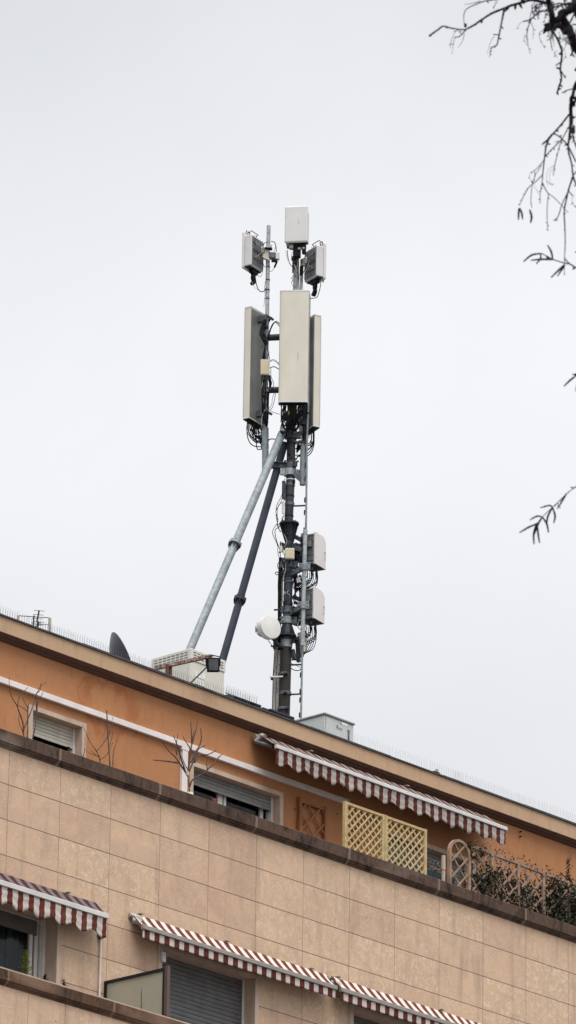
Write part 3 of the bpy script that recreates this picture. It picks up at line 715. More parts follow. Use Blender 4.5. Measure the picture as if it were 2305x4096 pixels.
# orange pots behind the left pine panel
for k, (px, py, lab) in enumerate(((540, 705, 'small terracotta pot behind the left pine lattice panel'),)):
    q = W(*zK(px, py), Y=.8); pr = thing('terracotta_pot', lab, 'pot', q)
    MB().tube([q - V3((0, 0, .12)), q, q + V3((0, 0, .025))], [.07, .10, .10], 14).build('pot', 'brownwood', pr, smooth=True)
    leafmass(60, lambda r: q + V3((r.gauss(0, .07), r.gauss(0, .05), .06 + abs(r.gauss(0, .06)))), .03, rnd).build('foliage', 'leaf_r', pr)
# red trinket on the window sill
q = W(*zI(530, 938), Y=1.74); tr = thing('red_ornament', 'small red ornament behind the half shuttered terrace window', 'ornament', q)
MB().tube([q - V3((0, 0, .05)), q, q + V3((0, 0, .02))], [.02, .03, .012], 10).build('body', 'redt', tr, smooth=True)
for dx in (-.03, .03): MB().tube([q + V3((dx, 0, .0)), q + V3((dx*1.6, 0, .045))], .009, 6).build('arm', 'redt', tr)

# frosted glass divider on the lower balcony
gd = thing('glass_divider', 'frosted glass balcony divider in a dark frame with a brown front post', 'divider', (1.975, -.6, Zf(-3.95)))
MB().box(1.955, 1.995, -1.09, -.045, Zf(-2.355), Zf(-2.315)).build('frame', 'under', gd); MB().box(1.955, 1.995, -.045, -.004, Zf(-3.95), Zf(-2.315)).build('frame', 'under', gd)
MB().box(1.955, 1.995, -1.13, -1.09, Zf(-3.02), Zf(-2.315)).build('frame', 'under', gd)
MB().box(1.948, 2.002, -1.185, -1.132, Zf(-3.02), Zf(-2.30)).build('post', pm('brown_post', (.11, .065, .055), None, 5, .5), gd)
MB().box(1.971, 1.979, -1.089, -.046, Zf(-3.95), Zf(-2.356)).build('pane', 'frost', gd)

# ------------------------------------------------------------------ roof equipment
RZ = 2.95
cx0, cy0 = 6.772, 3.0
cab = thing('equipment_cabinet', 'beige telecom cabinet with louvred top band on the roof, left of the mast', 'cabinet', (cx0 + .375, cy0 + .39, Zf(RZ)))
X0, X1, Y0, Y1, ZT = cx0, cx0 + .751, cy0, cy0 + .786, 4.395
MB().box(X0, X1, Y0, Y1, Zf(RZ), Zf(ZT - .19)).build('body', 'cab', cab, bevel=.008)
MB().box(X0 - .012, X1 + .012, Y0 - .012, Y1 + .012, Zf(ZT - .188), Zf(ZT)).build('louvred_top', 'cab', cab, bevel=.008)
for j in range(3):                                # louvre slots
    for i in range(8):
        z = ZT - .045 - j * .042
        m = MB().box(X0 + .05 + i*.085, X0 + .05 + i*.085 + .062, Y0 - .016, Y0 - .0125, Zf(z - .013), Zf(z)); m.build('louvre', 'fin', cab)
        m = MB().box(X0 - .016, X0 - .0125, Y0 + .05 + i*.088, Y0 + .05 + i*.088 + .066, Zf(z - .013), Zf(z)); m.build('louvre', 'fin', cab)
m = MB()
for i in range(3):
    for j in range(6): m.box(X0 + .10 + i*.075, X0 + .165 + i*.075, Y0 - .006, Y0 - .003, Zf(ZT - .42 - j*.11), Zf(ZT - .335 - j*.11))
m.build('label_sheets', 'cab_l', cab)
MB().box(X0 - .006, X0 - .003, Y0 + .06, Y1 - .06, Zf(RZ + .3), Zf(ZT - .27)).build('side_door', 'cab', cab, bevel=.002)
MB().box(X0 - .02, X0 - .007, Y0 + .12, Y0 + .14, Zf(ZT - .7), Zf(ZT - .5)).build('handle', 'clamp', cab)

ax, ay, azt = 9.13, 2.4, 3.86
ac = thing('rooftop_unit', 'pale grey rooftop cabinet with printed mark and dark vent, beside the mast foot', 'cabinet', (ax + .33, ay + .4, Zf(RZ)))
MB().box(ax, ax + .67, ay, ay + .85, Zf(RZ), Zf(azt - .035)).build('body', 'ac', ac, bevel=.01)
MB().box(ax - .02, ax + .69, ay - .02, ay + .87, Zf(azt - .033), Zf(azt)).build('lid', 'ac_top', ac, bevel=.01)
m = MB()
for i in range(13): m.box(ax + .53, ax + .575, ay - .006, ay - .003, Zf(azt - .14 - i*.03 - .018), Zf(azt - .14 - i*.03))
m.build('vent', 'under', ac)
MB().box(ax + .022, ax + .032, ay - .004, ay - .001, Zf(RZ + .05), Zf(azt - .04)).build('seam', 'ac_top', ac)
# printed mark: slanted A and small letters, unreadable under-line
m = MB(); yy = ay - .004; lx = ax + .265; lz = Zf(azt - .145)
def quad(mb, pts, y=yy): b = len(mb.v); mb.v += [V3((p[0], y, p[1])) for p in pts]; mb.f.append(tuple(range(b, b + len(pts)))); mb.m.append(0)
quad(m, [(lx, lz - .030), (lx + .022, lz + .022), (lx + .032, lz + .022), (lx + .012, lz - .030)]); quad(m, [(lx + .024, lz + .022), (lx + .032, lz - .030), (lx + .043, lz - .030), (lx + .034, lz + .022)])
m.build('printed_mark', 'logo', ac)
for k, ch in enumerate(('ermec',)):
    cu = bpy.data.curves.new('mark_letters', 'FONT'); cu.body = ch; cu.size = .040; cu.extrude = .0005; cu.shear = .3
    to = bpy.data.objects.new('printed_letters', cu); me = bpy.data.meshes.new_from_object(to); bpy.data.objects.remove(to)
    lo = bpy.data.objects.new('printed_letters', me); COL.objects.link(lo); me.materials.append(mt['logo']); lo.parent = ac
    lo.location = V3((lx + .045, yy, lz - .030)) - ac.location; lo.rotation_euler = (math.pi/2, 0, 0)
m = MB(); quad(m, [(lx + .01, lz - .046), (lx + .14, lz - .046), (lx + .14, lz - .041), (lx + .01, lz - .041)]); m.build('printed_line', 'ac_top', ac)
m = MB(); quad(m, [(ax + .39, Zf(azt - .09)), (ax + .53, Zf(azt - .09)), (ax + .53, Zf(azt - .05)), (ax + .39, Zf(azt - .05))]); m.build('sticker', 'cab_l', ac)
m = MB(); quad(m, [(ax + .36, Zf(azt - .09)), (ax + .388, Zf(azt - .09)), (ax + .388, Zf(azt - .06)), (ax + .36, Zf(azt - .06))]); m.build('sticker', 'pink', ac)

# low dark skylight curbs near the roof edge
for (a, b, lab) in (((941, 2782), (1039, 2818), 'low dark metal roof curb with stepped lid, left of the mast foot'), ((1082, 2833), (1172, 2867), 'low dark metal roof curb in front of the mast foot')):
    p = W(*a, Y=1.82); q = W(*b, Y=1.82); zt = (p.z + q.z)/2
    hc = thing('roof_curb', lab, 'roof hatch', ((p.x + q.x)/2, 1.95, Zf(RZ)))
    MB().box(p.x + .02, q.x + .06, 1.83, 2.2, Zf(RZ) + .001, zt - .03).build('curb', 'slate', hc, bevel=.004)
    MB().box(p.x, q.x + .04, 1.82, 2.22, zt - .029, zt).build('lid', 'slate', hc, bevel=.004)
    MB().box(p.x - .15, p.x - .03, 1.83, 2.1, Zf(RZ) + .001, zt - .015).build('end_block', 'slate', hc, bevel=.004)
    MB().box(q.x + .062, q.x + .12, 1.84, 2.2, Zf(RZ) + .001, zt - .06).build('end_step', 'slate', hc, bevel=.004)

# satellite dish seen edge-on from behind
AD = W(495, 2660, Y=2.6)
ds = thing('satellite_dish', 'dark grey satellite dish seen nearly edge on at the roof edge', 'satellite dish', (AD.x, AD.y, Zf(RZ)))
cN = (r_ * .86 + z_ * .40 - n_ * .15).normalized(); cU = (z_ - cN * z_.dot(cN)).normalized(); cV = cN.cross(cU)
c0 = M(493, 2638, 0, A=AD); m = MB(); rings, sg = 8, 40; RD = .43
for lay in (0, 1):
    for i in range(rings + 1):
        rr = RD * i / rings; dep = .155 * (1 - (i / rings)**2) + lay * .006
        for k in range(sg):
            a = 2*math.pi*k/sg; m.v.append(c0 + (cU * math.cos(a) + cV * math.sin(a) * .92) * rr - cN * dep)
for lay in (0, 1):
    o = lay * (rings + 1) * sg
    for i in range(rings):
        for k in range(sg): m.f.append((o+i*sg+k, o+i*sg+(k+1)%sg, o+(i+1)*sg+(k+1)%sg, o+(i+1)*sg+k)); m.m.append(0)
for k in range(sg):
    a = rings*sg; o = (rings+1)*sg; m.f.append((a+k, a+(k+1)%sg, a+(k+1)%sg+o, a+k+o)); m.m.append(0)
m.build('reflector', 'dishd', ds, smooth=True)
MB().tube([c0 - cN*.15, V3((c0.x, c0.y, Zf(3.2))), V3((c0.x, c0.y, Zf(RZ)))], .03, 10).build('mount', 'clamp', ds)
MB().tube([c0 - cN*.02 - cU*.44, c0 + cN*.42 - cU*.30], .012, 8).build('feed_arm', 'clamp', ds)

# television antenna and pipe frame at the left
AT = W(150, 2500, Y=3.2)
def T(a, b, d=0): return M(*zY(a, b), d, A=AT)
tv = thing('tv_antenna', 'small television antenna with slanting dark boom at the left roof edge', 'antenna', (AT.x, AT.y, Zf(RZ)))
MB().bar(T(882, 195), T(795, 610), .016, .016).build('boom', 'under', tv)
MB().bar(T(850, 600), T(800, 900), .03, .02).build('mast_tube', 'under', tv)
for (a, b, c, d) in ((695, 195, 1078, 222), (665, 340, 1042, 368), (632, 484, 1008, 510), (690, 598, 1040, 626), (598, 622, 720, 630), (860, 648, 970, 658), (600, 676, 720, 684), (860, 690, 1000, 700), (860, 735, 1000, 742)):
    MB().tube([T(a, b), T(c, d)], .0042, 6).build('rod', 'steel2', tv)
fr = thing('pipe_frame', 'thin pipe frame with an ivory upright behind the television antenna', 'frame', (AT.x, AT.y + .3, Zf(RZ)))
MB().bar(T(1268, 470, -.2), T(1262, 1100, -.2), .035, .03).build('upright', 'ivory', fr); MB().bar(T(118, 385, -.2), T(85, 640, -.2), .03, .02).build('upright', 'ivory', fr)
MB().tube([T(125, 388, -.2), T(1265, 468, -.2)], .006, 6).build('crossbar', 'steel2', fr); MB().tube([T(700, 690, -.2), T(1245, 718, -.2)], .005, 6).build('crossbar', 'steel2', fr)
MB().bar(T(690, 385, -.2), T(668, 760, -.2), .018, .015).build('upright', 'steel2', fr)

# rusty bracket with floodlight
fb = thing('rusty_bracket', 'rusty flaking angle iron arm on a short post reaching over the roof edge', 'bracket', (5.55, 2.3, Zf(RZ)))
bz0 = W(622, 2674, Y=2.6); bz1 = W(846, 2624, Y=1.4)
MB().bar(bz0, bz1, .05, .045).build('arm', 'rust', fb)
pz = W(676, 2672, Y=2.3)
MB().box(pz.x - .055, pz.x - .015, 2.28, 2.32, Zf(RZ), pz.z + .05).build('post', 'rust2', fb); MB().box(pz.x + .015, pz.x + .05, 2.28, 2.32, Zf(RZ), pz.z + .06).build('post', 'rust2', fb)
MB().tube([W(835, 2661, Y=1.42), W(763, 2732, Y=1.55)], .012, 8).build('stay_rod', 'steel2', fb)
fl_ = thing('floodlight', 'black square floodlight hanging from the end of the rusty arm', 'lamp', W(853, 2630, Y=1.38))
fc = W(853, 2660, Y=1.36); fn = (V3((-.60, -.76, -.18))).normalized(); fx = V3((0, 0, 1)).cross(fn).normalized(); fz = fn.cross(fx); ro = Matrix.Rotation(math.radians(4), 3, fn); fx = ro @ fx; fz = ro @ fz
MB().quadbox(fc, fx*.092, fz*.105, fn*.03).build('housing', 'black', fl_, bevel=.012)
MB().quadbox(fc + fn*.028, fx*.070, fz*.082, fn*.006).build('lens', 'lens', fl_, bevel=.003)
MB().quadbox(fc - fn*.05, fx*.06, fz*.07, fn*.03).build('heat_sink', 'black', fl_, bevel=.006)
MB().tube([fc + fx*.098 - fz*.02, fc + fx*.104 + fz*.12, fc + fz*.14, fc - fx*.104 + fz*.12, fc - fx*.098 - fz*.02], .010, 8).build('yoke', 'black', fl_)

# bird spikes along the eave: strips of V wires
def spikes(label, x0, x1, y, z, h, step, mat, grp, r):
    ro = thing('bird_spike_strip', label, 'bird spikes', ((x0+x1)/2, y, z), group=grp)
    MB().box(x0, x1 - .006, y - .012, y + .012, z, z + .006).build('base_strip', mat, ro)
    m = MB(); x = x0 + step/2; rn = random.Random(int(x0*100))
    while x < x1 - .01:
        for sx, sy in ((-1, -1), (1, 1)):
            e = V3((x + sx*(.026 + rn.uniform(-.006,.006)), y + sy*.035 + rn.uniform(-.006,.006), z + h*rn.uniform(.93, 1.06)))
            m.tube([V3((x, y, z + .004)), e], r, 4)
        x += step
    m.build('spikes', mat, ro)
    return ro
ZE = Zf(3.152)
x = -1.0
while x < 5.9: spikes('strip of thin wire bird spikes on the roof edge left of the mast', x, x + .76, 1.62, ZE, .125, .048, 'wire', 'wire bird spikes along the roof edge', .0014); x += .76
spikes('strip of wire bird spikes on the left dark roof curb', 6.25, 6.95, 1.80, Zf(3.30), .12, .05, 'wire', None, .0016)
x = 8.25
while x < 10.7: spikes('strip of pale bird spikes before and beside the grey rooftop cabinet', x, x + .8, 1.62, ZE, .16, .055, 'wire_w', 'pale bird spikes before the grey rooftop cabinet', .0016); x += .8
x = 11.2
while x < 15: spikes('strip of pale bird spikes on the far right of the roof edge', x, x + .8, 1.62, ZE, .155, .05, 'wire_w', 'pale bird spikes at the right end of the roof edge', .0018); x += .8
q = W(1748, 3090, Y=1.62); cl = thing('roof_clip', 'tiny rusty clip with an upright stub on the roof edge', 'clip', q)
MB().box(q.x - .09, q.x + .06, 1.60, 1.64, q.z - .004, q.z + .004).build('plate', 'steel2', cl); MB().box(q.x - .018, q.x + .02, 1.605, 1.635, q.z + .005, q.z + .05).build('stub', 'greycab', cl)

# ------------------------------------------------------------------ telecom mast
base = M(1124.6, 3318); mast = thing('telecom_mast', 'tall grey steel rooftop mast with two slanting struts and black cables', 'mast', (base.x, base.y, Zf(RZ)))
def PR(px): return px / 2 / PM
def tubepx(name, pts, w, mat, par=mast, n=20, d=0, smooth=True):
    pp = [M(p[0], p[1], p[2] if len(p) > 2 else d) for p in pts]
    r = [PR(q) for q in w] if isinstance(w, (list, tuple)) else PR(w)
    return MB().tube(pp, r, n).build(name, mat, par, smooth=smooth)
tubepx('lower_pole', [(1125, 3315), (1145, 2592)], 45, 'steel3')
tubepx('pole_collar', [(1145.0, 2592), (1146, 2562)], 49, 'galv')
tubepx('neck', [(1146, 2561), (1147, 2546)], 40, 'steel')
tubepx('middle_pole', [(1149, 2492), (1158, 2168)], 36, 'steel4')
tubepx('upper_pole', [(1155, 2092), (1163, 1905), (1166.5, 1700), (1169, 1560)], 35, 'steel2')
tubepx('top_pole', [(1169, 1558), (1180, 1200), (1187, 1030)], 20, 'galv2')
tubepx('side_top_pole', [(1196, 1700, -.05), (1206, 1150, -.05), (1208, 1045, -.05)], 12, 'galv2')
def flange(yt, yb, xt, xb, wt_, wb_, up):
    """cone with ribs and a bolted ring"""
    c = M(xt, yt); e = M(xb, yb)
    rt, rb = PR(wt_), PR(wb_)
    f = MB().tube([c, e], [rt if not up else rt*.72, rb if up else rb*.78], 24); f.build('gusset_cone', 'steel', mast, smooth=True)
    ring = c if up else e; rr = (rt if up else rb) * 1.06; ax_ = (c - e).normalized()
    MB().tube([ring - ax_*.016, ring + ax_*.012], rr, 28).build('flange_ring', 'steel', mast, smooth=True)
    m = MB()
    for k in range(10):
        a = 2*math.pi*(k+.3)/10; dv = r_*math.cos(a) + n_*math.sin(a)
        m.rprism(c - ax_*.012 + dv*(rb if up else rt)*.9 - dv.cross(ax_)*.004, dv, (e - c), dv.cross(ax_), [(0, 0), ((rt - rb)*1.0 + .01, 0), (.012, 1), (0, 1)] if up else [(0, 0), (.012, 0), ((rb - rt) + .01, 1), (0, 1)], .008)
    m.build('gusset_ribs', 'steel', mast)
    m = MB()
    for k in range(12):
        a = 2*math.pi*(k+.5)/12; dv = r_*math.cos(a) + n_*math.sin(a); p = ring + dv*rr*.86; m.tube([p - ax_*.03, p + ax_*.03], .010, 6)
    m.build('flange_bolts', 'bolt', mast)
flange(2096, 2166, 1157, 1158, 76, 34, True)
flange(2494, 2545, 1149, 1147.5, 36, 74, False)
def clamp(x, y, w, h, mat='clamp', d=.0, name='clamp', ears=True, ang=0):
    c = M(x, y, d); m = MB(); m.tube([c - z_*h/2/237, c + z_*h/2/237], PR(w), 24)
    if ears:
        er = dirv(90 + ang)
        for sgn in (-1, 1):
            p = c + er * sgn * (PR(w) + .03); m.quadbox(p, er*.035, z_*(h/2/237), er.cross(z_)*.008); m.quadbox(p + er.cross(z_)*.03, er*.035, z_*(h/2/237), er.cross(z_)*.006)
            for zz in (-.3, .3): m.tube([p - er.cross(z_)*.03 + z_*h/237*zz, p + er.cross(z_)*.05 + z_*h/237*zz], .009, 6)
    return m.build(name, mat, mast, smooth=True)
for (x, y, w, h) in ((1138, 2698, 50, 9), (1141, 2775, 50, 12), (1135, 2837, 50, 10)): clamp(x, y, w, h, 'clamp', ears=False, name='band')
for (x, y) in ((1143, 2695), (1141, 2772), (1148, 2835)): MB().quadbox(M(x, y, .10), r_*.03, n_*.02, z_*.015).build('band_bolt', 'bolt', mast)
clamp(1150, 2483, 44, 26, 'galv'); clamp(1152, 2442, 44, 24, 'clamp'); clamp(1156, 2260, 42, 26, 'clamp'); clamp(1154, 2300, 40, 20, 'steel')
clamp(1160, 1891, 48, 26, 'galv2', ang=10); clamp(1165, 1864, 42, 22, 'clamp', ang=-50); clamp(1166, 1742, 46, 28, 'clamp'); clamp(1166, 1766, 40, 18, 'steel', ears=False)
clamp(1159, 2018, 40, 12, 'clamp', ears=False); clamp(1160, 1985, 37, 5, 'bolt', ears=False, name='cable_tie'); clamp(1157, 2065, 37, 4, 'bolt', ears=False, name='cable_tie'); clamp(1162, 1940, 38, 10, 'clamp', ears=False)
clamp(1169, 1670, 40, 30, 'steel2'); clamp(1158, 2188, 40, 22, 'steel'); clamp(1156, 2330, 40, 7, 'clamp', ears=False); clamp(1152, 2415, 40, 12, 'steel', ears=False); clamp(1168, 1715, 37, 6, 'galv', ears=False); clamp(1162, 1920, 36, 4, 'cab_l', ears=False, name='tape')
clamp(1147, 2556, 54, 10, 'steel'); 
# struts to the roof
def strut(top, bot, Yt, w, mat, fl_at, d0):
    a = M(*top, d0); lo, hi = 0.0, 3.0
    sl = (bot[0] - top[0]) / (bot[1] - top[1])
    # foot on the roof on the picture line through both points
    best = None
    for i in range(400):
        y = 2700 + i * 2.5; p = W(top[0] + sl * (y - top[1]), y, Z=RZ)
        if best is None or abs(p.y - Yt) < abs(best.y - Yt): best = p
    so = MB().tube([a, best], PR(w), 20).build('strut', mat, mast, smooth=True)
    ax_ = (a - best).normalized()
    # flange joint
    t0 = min(range(1000), key=lambda i: abs(PX(a.lerp(best, i/1000))[1] - fl_at)); c = a.lerp(best, t0/1000)
    f = MB().tube([c - ax_*.022, c + ax_*.022], PR(w)*1.62, 24)
    f.build('flange_joint', mat, so, smooth=True)
    m = MB(); u = ax_.orthogonal().normalized(); v = ax_.cross(u)
    for k in range(8):
        an = 2*math.pi*k/8; dv = u*math.cos(an) + v*math.sin(an); p = c + dv*PR(w)*1.42; m.tube([p - ax_*.055, p + ax_*.045], .011, 6)
        m.bar(c + dv*PR(w)*1.3 - ax_*.02, c + dv*PR(w)*1.05 - ax_*.10, .008, .03, up=dv)
    m.build('flange_bolts', 'steel', so)
    MB().box(best.x - .2, best.x + .2, best.y - .2, best.y + .2, Zf(RZ) + .002, Zf(RZ) + .03).build('foot_plate', mat, so)
strut((1129, 1733), (761, 2597), 4.9, 32.5, 'galv', 2176, .12)
strut((1139, 1772), (890.5, 2641), 6.0, 31, 'steel4', 2396, -.08)
# left side pipe
tubepx('side_pipe', [(1062, 1712), (1061.5, 1880)], 27, 'galv', n=18)
tubepx('side_pipe', [(1063, 1711), (1062, 1690), (1069, 1290), (1072, 1020), (1075.5, 903)], 16.5, 'galv2', n=16)
for y in (1068, 1120, 1160, 1195): clamp(1075.5 - (y-903)*.0165 - .5, y, 19, 3, 'bolt', ears=False, name='cable_tie')
tubepx('side_arm', [(1070, 1351), (1172, 1346)], 27, 'steel2', n=14, d=0); tubepx('side_arm', [(1066, 1561), (1168, 1558)], 26, 'steel2', n=14)
for y0, y1_, x0_, x1_ in ((1852, 1848, 1068, 1152),):
    a = M(1068, 1859, .0); b = M(1154, 1864, .0)
    m = MB().bar(a + z_*.045, b + z_*.045, .09, .008); m.bar(a - z_*.045, b - z_*.045, .09, .008); m.bar(a, b, .010, .082); m.build('beam', 'clamp', mast)
# right side pipe and its brackets
tubepx('side_pipe', [(1214, 1770, .05), (1210.5, 1940, .05)], 24, 'galv', n=18)
tubepx('side_pipe', [(1222, 1560, -.1), (1216, 1769, -.02)], 16, 'steel2', n=14)
m = MB().bar(M(1178, 1895, .04), M(1212, 1925, .06), .07, .07); m.build('beam', 'clamp', mast); MB().bar(M(1178, 1766, .05), M(1218, 1772, .05), .03, .03).build('beam', 'clamp', mast)
# light lower side pipe with plate clamps and beams
tubepx('lower_side_pipe', [(1222, 2120, .16), (1210, 2583, .16)], 17.5, 'galv2', n=18)
for (x, y) in ((1218.5, 2266), (1214, 2421)):
    m = MB(); c = M(x, y, .18); er = dirv(70)
    m.quadbox(c, er*.095, z_*.065, er.cross(z_)*.007); m.tube([c - z_*.06, c + z_*.06], .045, 16); m.build('plate_clamp', 'galv', mast)
    m = MB()
    for sx in (-1, 1):
        for sz in (-1, 1): p = c + er*.075*sx + z_*.04*sz; m.tube([p + n_*.015, p - n_*.01], .009, 6)
    m.build('clamp_bolts', 'bolt', mast)
for (a, b) in (((1160, 2300), (1206, 2276)), ((1156, 2458), (1203, 2430)), ((1165, 2185, .0), (1208, 2200))):
    MB().bar(M(a[0], a[1], .02), M(b[0], b[1], .17), .05, .07).build('beam', 'clamp', mast)
m = MB().bar(M(1180, 2410, -.02), M(1204, 2418, .1), .05, .05); m.build('beam', 'clamp', mast)
# safety rail with pegs
sr = tubepx('safety_rail', [(1239, 1180, .02), (1234, 1620, .1), (1228.5, 1750, .12), (1225, 2080, .12), (1217, 2400, .0), (1209, 2630, .1), (1203.5, 2930, .1)], 8.5, 'galv', n=8)
for i, y in enumerate((1640, 1700, 1790, 1850, 1905, 1990, 2040, 2110, 2690, 2755, 2790, 2850)):
    x = 1234 - (y - 1620) * .0245 - 5; MB().bar(M(x, y, .12), M(x - 1, y + 20, .12), .012, .016).build('rail_peg', 'bolt', sr)
for (x0_, x1_, y) in ((1178, 1226, 2024), (1162, 1204, 2778), (1160, 1206, 2660), (1180, 1228, 1772)): MB().bar(M(x0_, y, .03), M(x1_, y - 2, .12), .02, .022).build('stand_off', 'steel', mast)
# dish bracket pipe
MB().tube(crom([M(1098, 2545, .1), M(1101, 2566, .12), M(1118, 2582, .1), M(1140, 2592, .05)], 4), .032, 12).build('dish_arm', 'steel', mast, smooth=True)
MB().tube([M(1102, 2545, .1), M(1100, 2595, .1)], .03, 12).build('dish_arm', 'steel', mast, smooth=True)
# cable ladder with grey feeder cables on the left of the pole
for i in range(9):
    x0_ = 1090 + i * 3.3
    tubepx('feeder_cable', [(x0_ - 3, 3290, .05 + .01*(i % 3)), (x0_ - 2.5 + 2, 2840), (x0_ + 3, 2700), (x0_ + 9, 2600), (x0_*.55 + 508, 2520), (x0_*.35 + 739, 2400), (x0_*.3 + 797, 2300), (x0_*.3 + 800, 2235)], 3.6, 'greycab' if i % 4 else 'steel3', n=6)
for i in range(5):
    x0_ = 1113 + i * 2.2
    tubepx('feeder_cable', [(1115 + i*1.5, 2600, .02), (1113 + i*2, 2500, .04), (1113.5 + i*2.3, 2400, .04), (1114.5 + i*2.3, 2310, .04), (1118 + i*2.5, 2230)], 4.6, 'black', n=6)
MB().bar(M(1079, 2708, .1), M(1132, 2706, .1), .03, .018).build('cable_bracket', 'cab_l', mast); MB().bar(M(1083, 2716, .12), M(1095, 2716, .12), .03, .03).build('cable_bracket', 'bolt', mast)
MB().bar(M(1096, 2440, .08), M(1120, 2438, .08), .03, .02).build('cable_bracket', 'steel', mast); MB().bar(M(1084, 2584, .1), M(1106, 2588, .1), .03, .02).build('cable_bracket', 'bolt', mast)
# loose black cables
def cab(pts, w=2.6, mat='black', par=mast, zf=lambda a, b: (a, b), d=.08, name='cable', n=6):
    MB().tube(crom([M(*zf(p[0], p[1]), p[2] if len(p) > 2 else d) for p in pts], 6), PR(w), n).build(name, mat, par, smooth=True)
cab([(910, 570), (892, 640), (885, 710), (845, 790), (838, 860), (850, 940), (872, 1010)], 2.8, zf=zC)
cab([(905, 590), (893, 700), (880, 760), (838, 840), (855, 920), (815, 990), (812, 1030), (850, 1120), (855, 1190), (875, 1250)], 2.8, zf=zC)
cab([(915, 740), (900, 760), (855, 800), (848, 930), (852, 970), (880, 1010)], 2.4, zf=zC)
cab([(890, 880), (880, 930), (850, 950)], 2.4, zf=zC); cab([(905, 870), (870, 960), (830, 1000), (845, 1090), (870, 1160), (875, 1250)], 3.2, zf=zC)
cab([(875, 1250), (852, 1275), (855, 1310), (880, 1325)], 3, zf=zC); cab([(905, 1000), (950, 1050), (980, 1100), (985, 1150)], 2.4, zf=zC, d=.16)
cab([(880, 1240), (905, 1290), (900, 1340), (850, 1365), (832, 1352), (845, 1342), (880, 1360), (940, 1345), (965, 1290)], 3.4, zf=zC, d=.14)
cab([(865, 1340), (858, 1450), (862, 1560), (870, 1700)], 7, zf=zC, d=.0)
MB().bar(M(*zC(898, 770), .1), M(*zC(898, 860), .1), .04, .03).build('splice_box', 'white', mast); MB().bar(M(*zC(880, 1090), .1), M(*zC(880, 1175), .1), .03, .03).build('splice_box', 'white', mast)
MB().bar(M(*zC(903, 590), .06), M(*zC(903, 740), .06), .03, .06).build('splice_box', 'clamp', mast)
# black bundle up the left pipe
for i in range(7):
    o = i - 3
    cab([(452 + o*6, 860), (458 + o*3, 780), (466 + o*1.5, 700), (455 + o*10, 620), (430 + o*9, 560), (450 + o*8, 470), (470 + o*4, 400)], 3, zf=zB, d=.06 + .01*i)
for i in range(6):
    o = i - 2.5
    cab([(455 + o*14, 1060), (450 + o*10, 1150), (452 + o*9, 1300), (450 + o*8, 1400), (455 + o*8, 1500), (460 + o*6, 1600)], 3, zf=zB, d=.05 + .01*i)
cab([(520, 870), (508, 800), (490, 700), (490, 640)], 3, zf=zB); cab([(500, 640), (530, 520), (570, 440), (600, 425), (632, 450)], 4.6, zf=zB, d=.05); cab([(490, 620), (515, 540), (555, 450), (590, 435), (635, 480)], 3.5, zf=zB, d=.1)
cab([(520, 1050), (525, 1100), (535, 1140), (520, 1200), (500, 1300), (497, 1450), (480, 1660)], 9, zf=zB, d=.03); cab([(500, 1060), (520, 1150), (505, 1300), (500, 1500), (490, 1640)], 7, zf=zB, d=-.02)
cab([(520, 880), (560, 866), (600, 885), (640, 925)], 2.6, zf=zB); cab([(520, 890), (560, 880), (600, 900), (640, 940)], 2, zf=zB); cab([(520, 965), (560, 948), (590, 955), (640, 985)], 4, zf=zB)
cab([(590, 1250), (575, 1330), (555, 1410), (520, 1455)], 2.6, zf=zB); cab([(575, 1250), (550, 1320), (545, 1380), (515, 1430)], 2.2, zf=zB)
cab([(470, 960), (462, 1040), (460, 1200), (450, 1350), (475, 1420), (560, 1475), (640, 1500)], 2.6, 'greycab', zf=zB)  # pale lead to the top
cab([(470, 1000), (460, 1080), (465, 1150), (452, 1300)], 2, 'black', zf=zA, d=.1); cab([(530, 390), (500, 420), (545, 370), (500, 460)], 1.5, zf=zB)
for i in range(4): cab([(820 + i*12, 720), (835 + i*8, 800), (850 + i*3, 900), (855 + i*3, 1100)], 2.4, ['black', 'greycab', 'black', 'leaf_y'][i], zf=zA, d=.12)
cab([(725, 640), (728, 700), (750, 790), (790, 840), (815, 855)], 3.2, zf=zA, d=.12); cab([(708, 640), (712, 690), (730, 760)], 1.8, 'greycab', zf=zA, d=.12)
cab([(780, 660), (775, 730), (800, 790)], 2, zf=zA); 
# coil below the central panel
pts = [(800 + 52*math.cos(a/10*math.pi*2) , 1625 + 60*math.sin(a/10*math.pi*2)) for a in range(21)]
cab([(x + i*.6, y + i*.4, .16 + .002*i) for i, (x, y) in enumerate(pts)], 4, zf=zB); cab([(x*.96 + 30, y*.97 + 52, .17) for x, y in pts[3:16]], 4, zf=zB)
for i in range(6):
    cab([(700 - i*3, 1400), (690 - i*8, 1500), (660 + i*4, 1600), (640 + i*9, 1680), (665 + i*3, 1725), (700 + i*3, 1700), (715, 1620)], 2.6, zf=zB, d=.2 + .01*i)
for i in range(7): cab([(745 + i*22, 1385), (750 + i*18, 1450), (755 + i*14, 1540), (770 + i*8, 1640)], 4, zf=zB, d=.12)
for i in range(4): cab([(880 + i*9, 1385), (885 + i*8, 1460), (875 + i*8, 1530)], 2.4, zf=zB, d=.2)
for (x, y) in ((845, 1460), (743, 1482), (655, 1575)): MB().bar(M(*zB(x, y - 18), .24), M(*zB(x, y + 18), .24), .022 if x != 845 else .03, .02).build('tape_band', 'yellow', mast)
# right: cables above the right pipe
for i in range(7): cab([(985 - i*16, 1700), (975 - i*14, 1760), (930 - i*8, 1820), (870, 1870 + i*4), (830, 1905 + i*3)], 3, zf=zB, d=-.05 + .015*i)
cab([(985, 1790), (992, 1830), (965, 1860)], 1.6, zf=zB)
cab([(508, 1795), (540, 1786), (600, 1790)], 4.6, zf=zB, d=-.1)
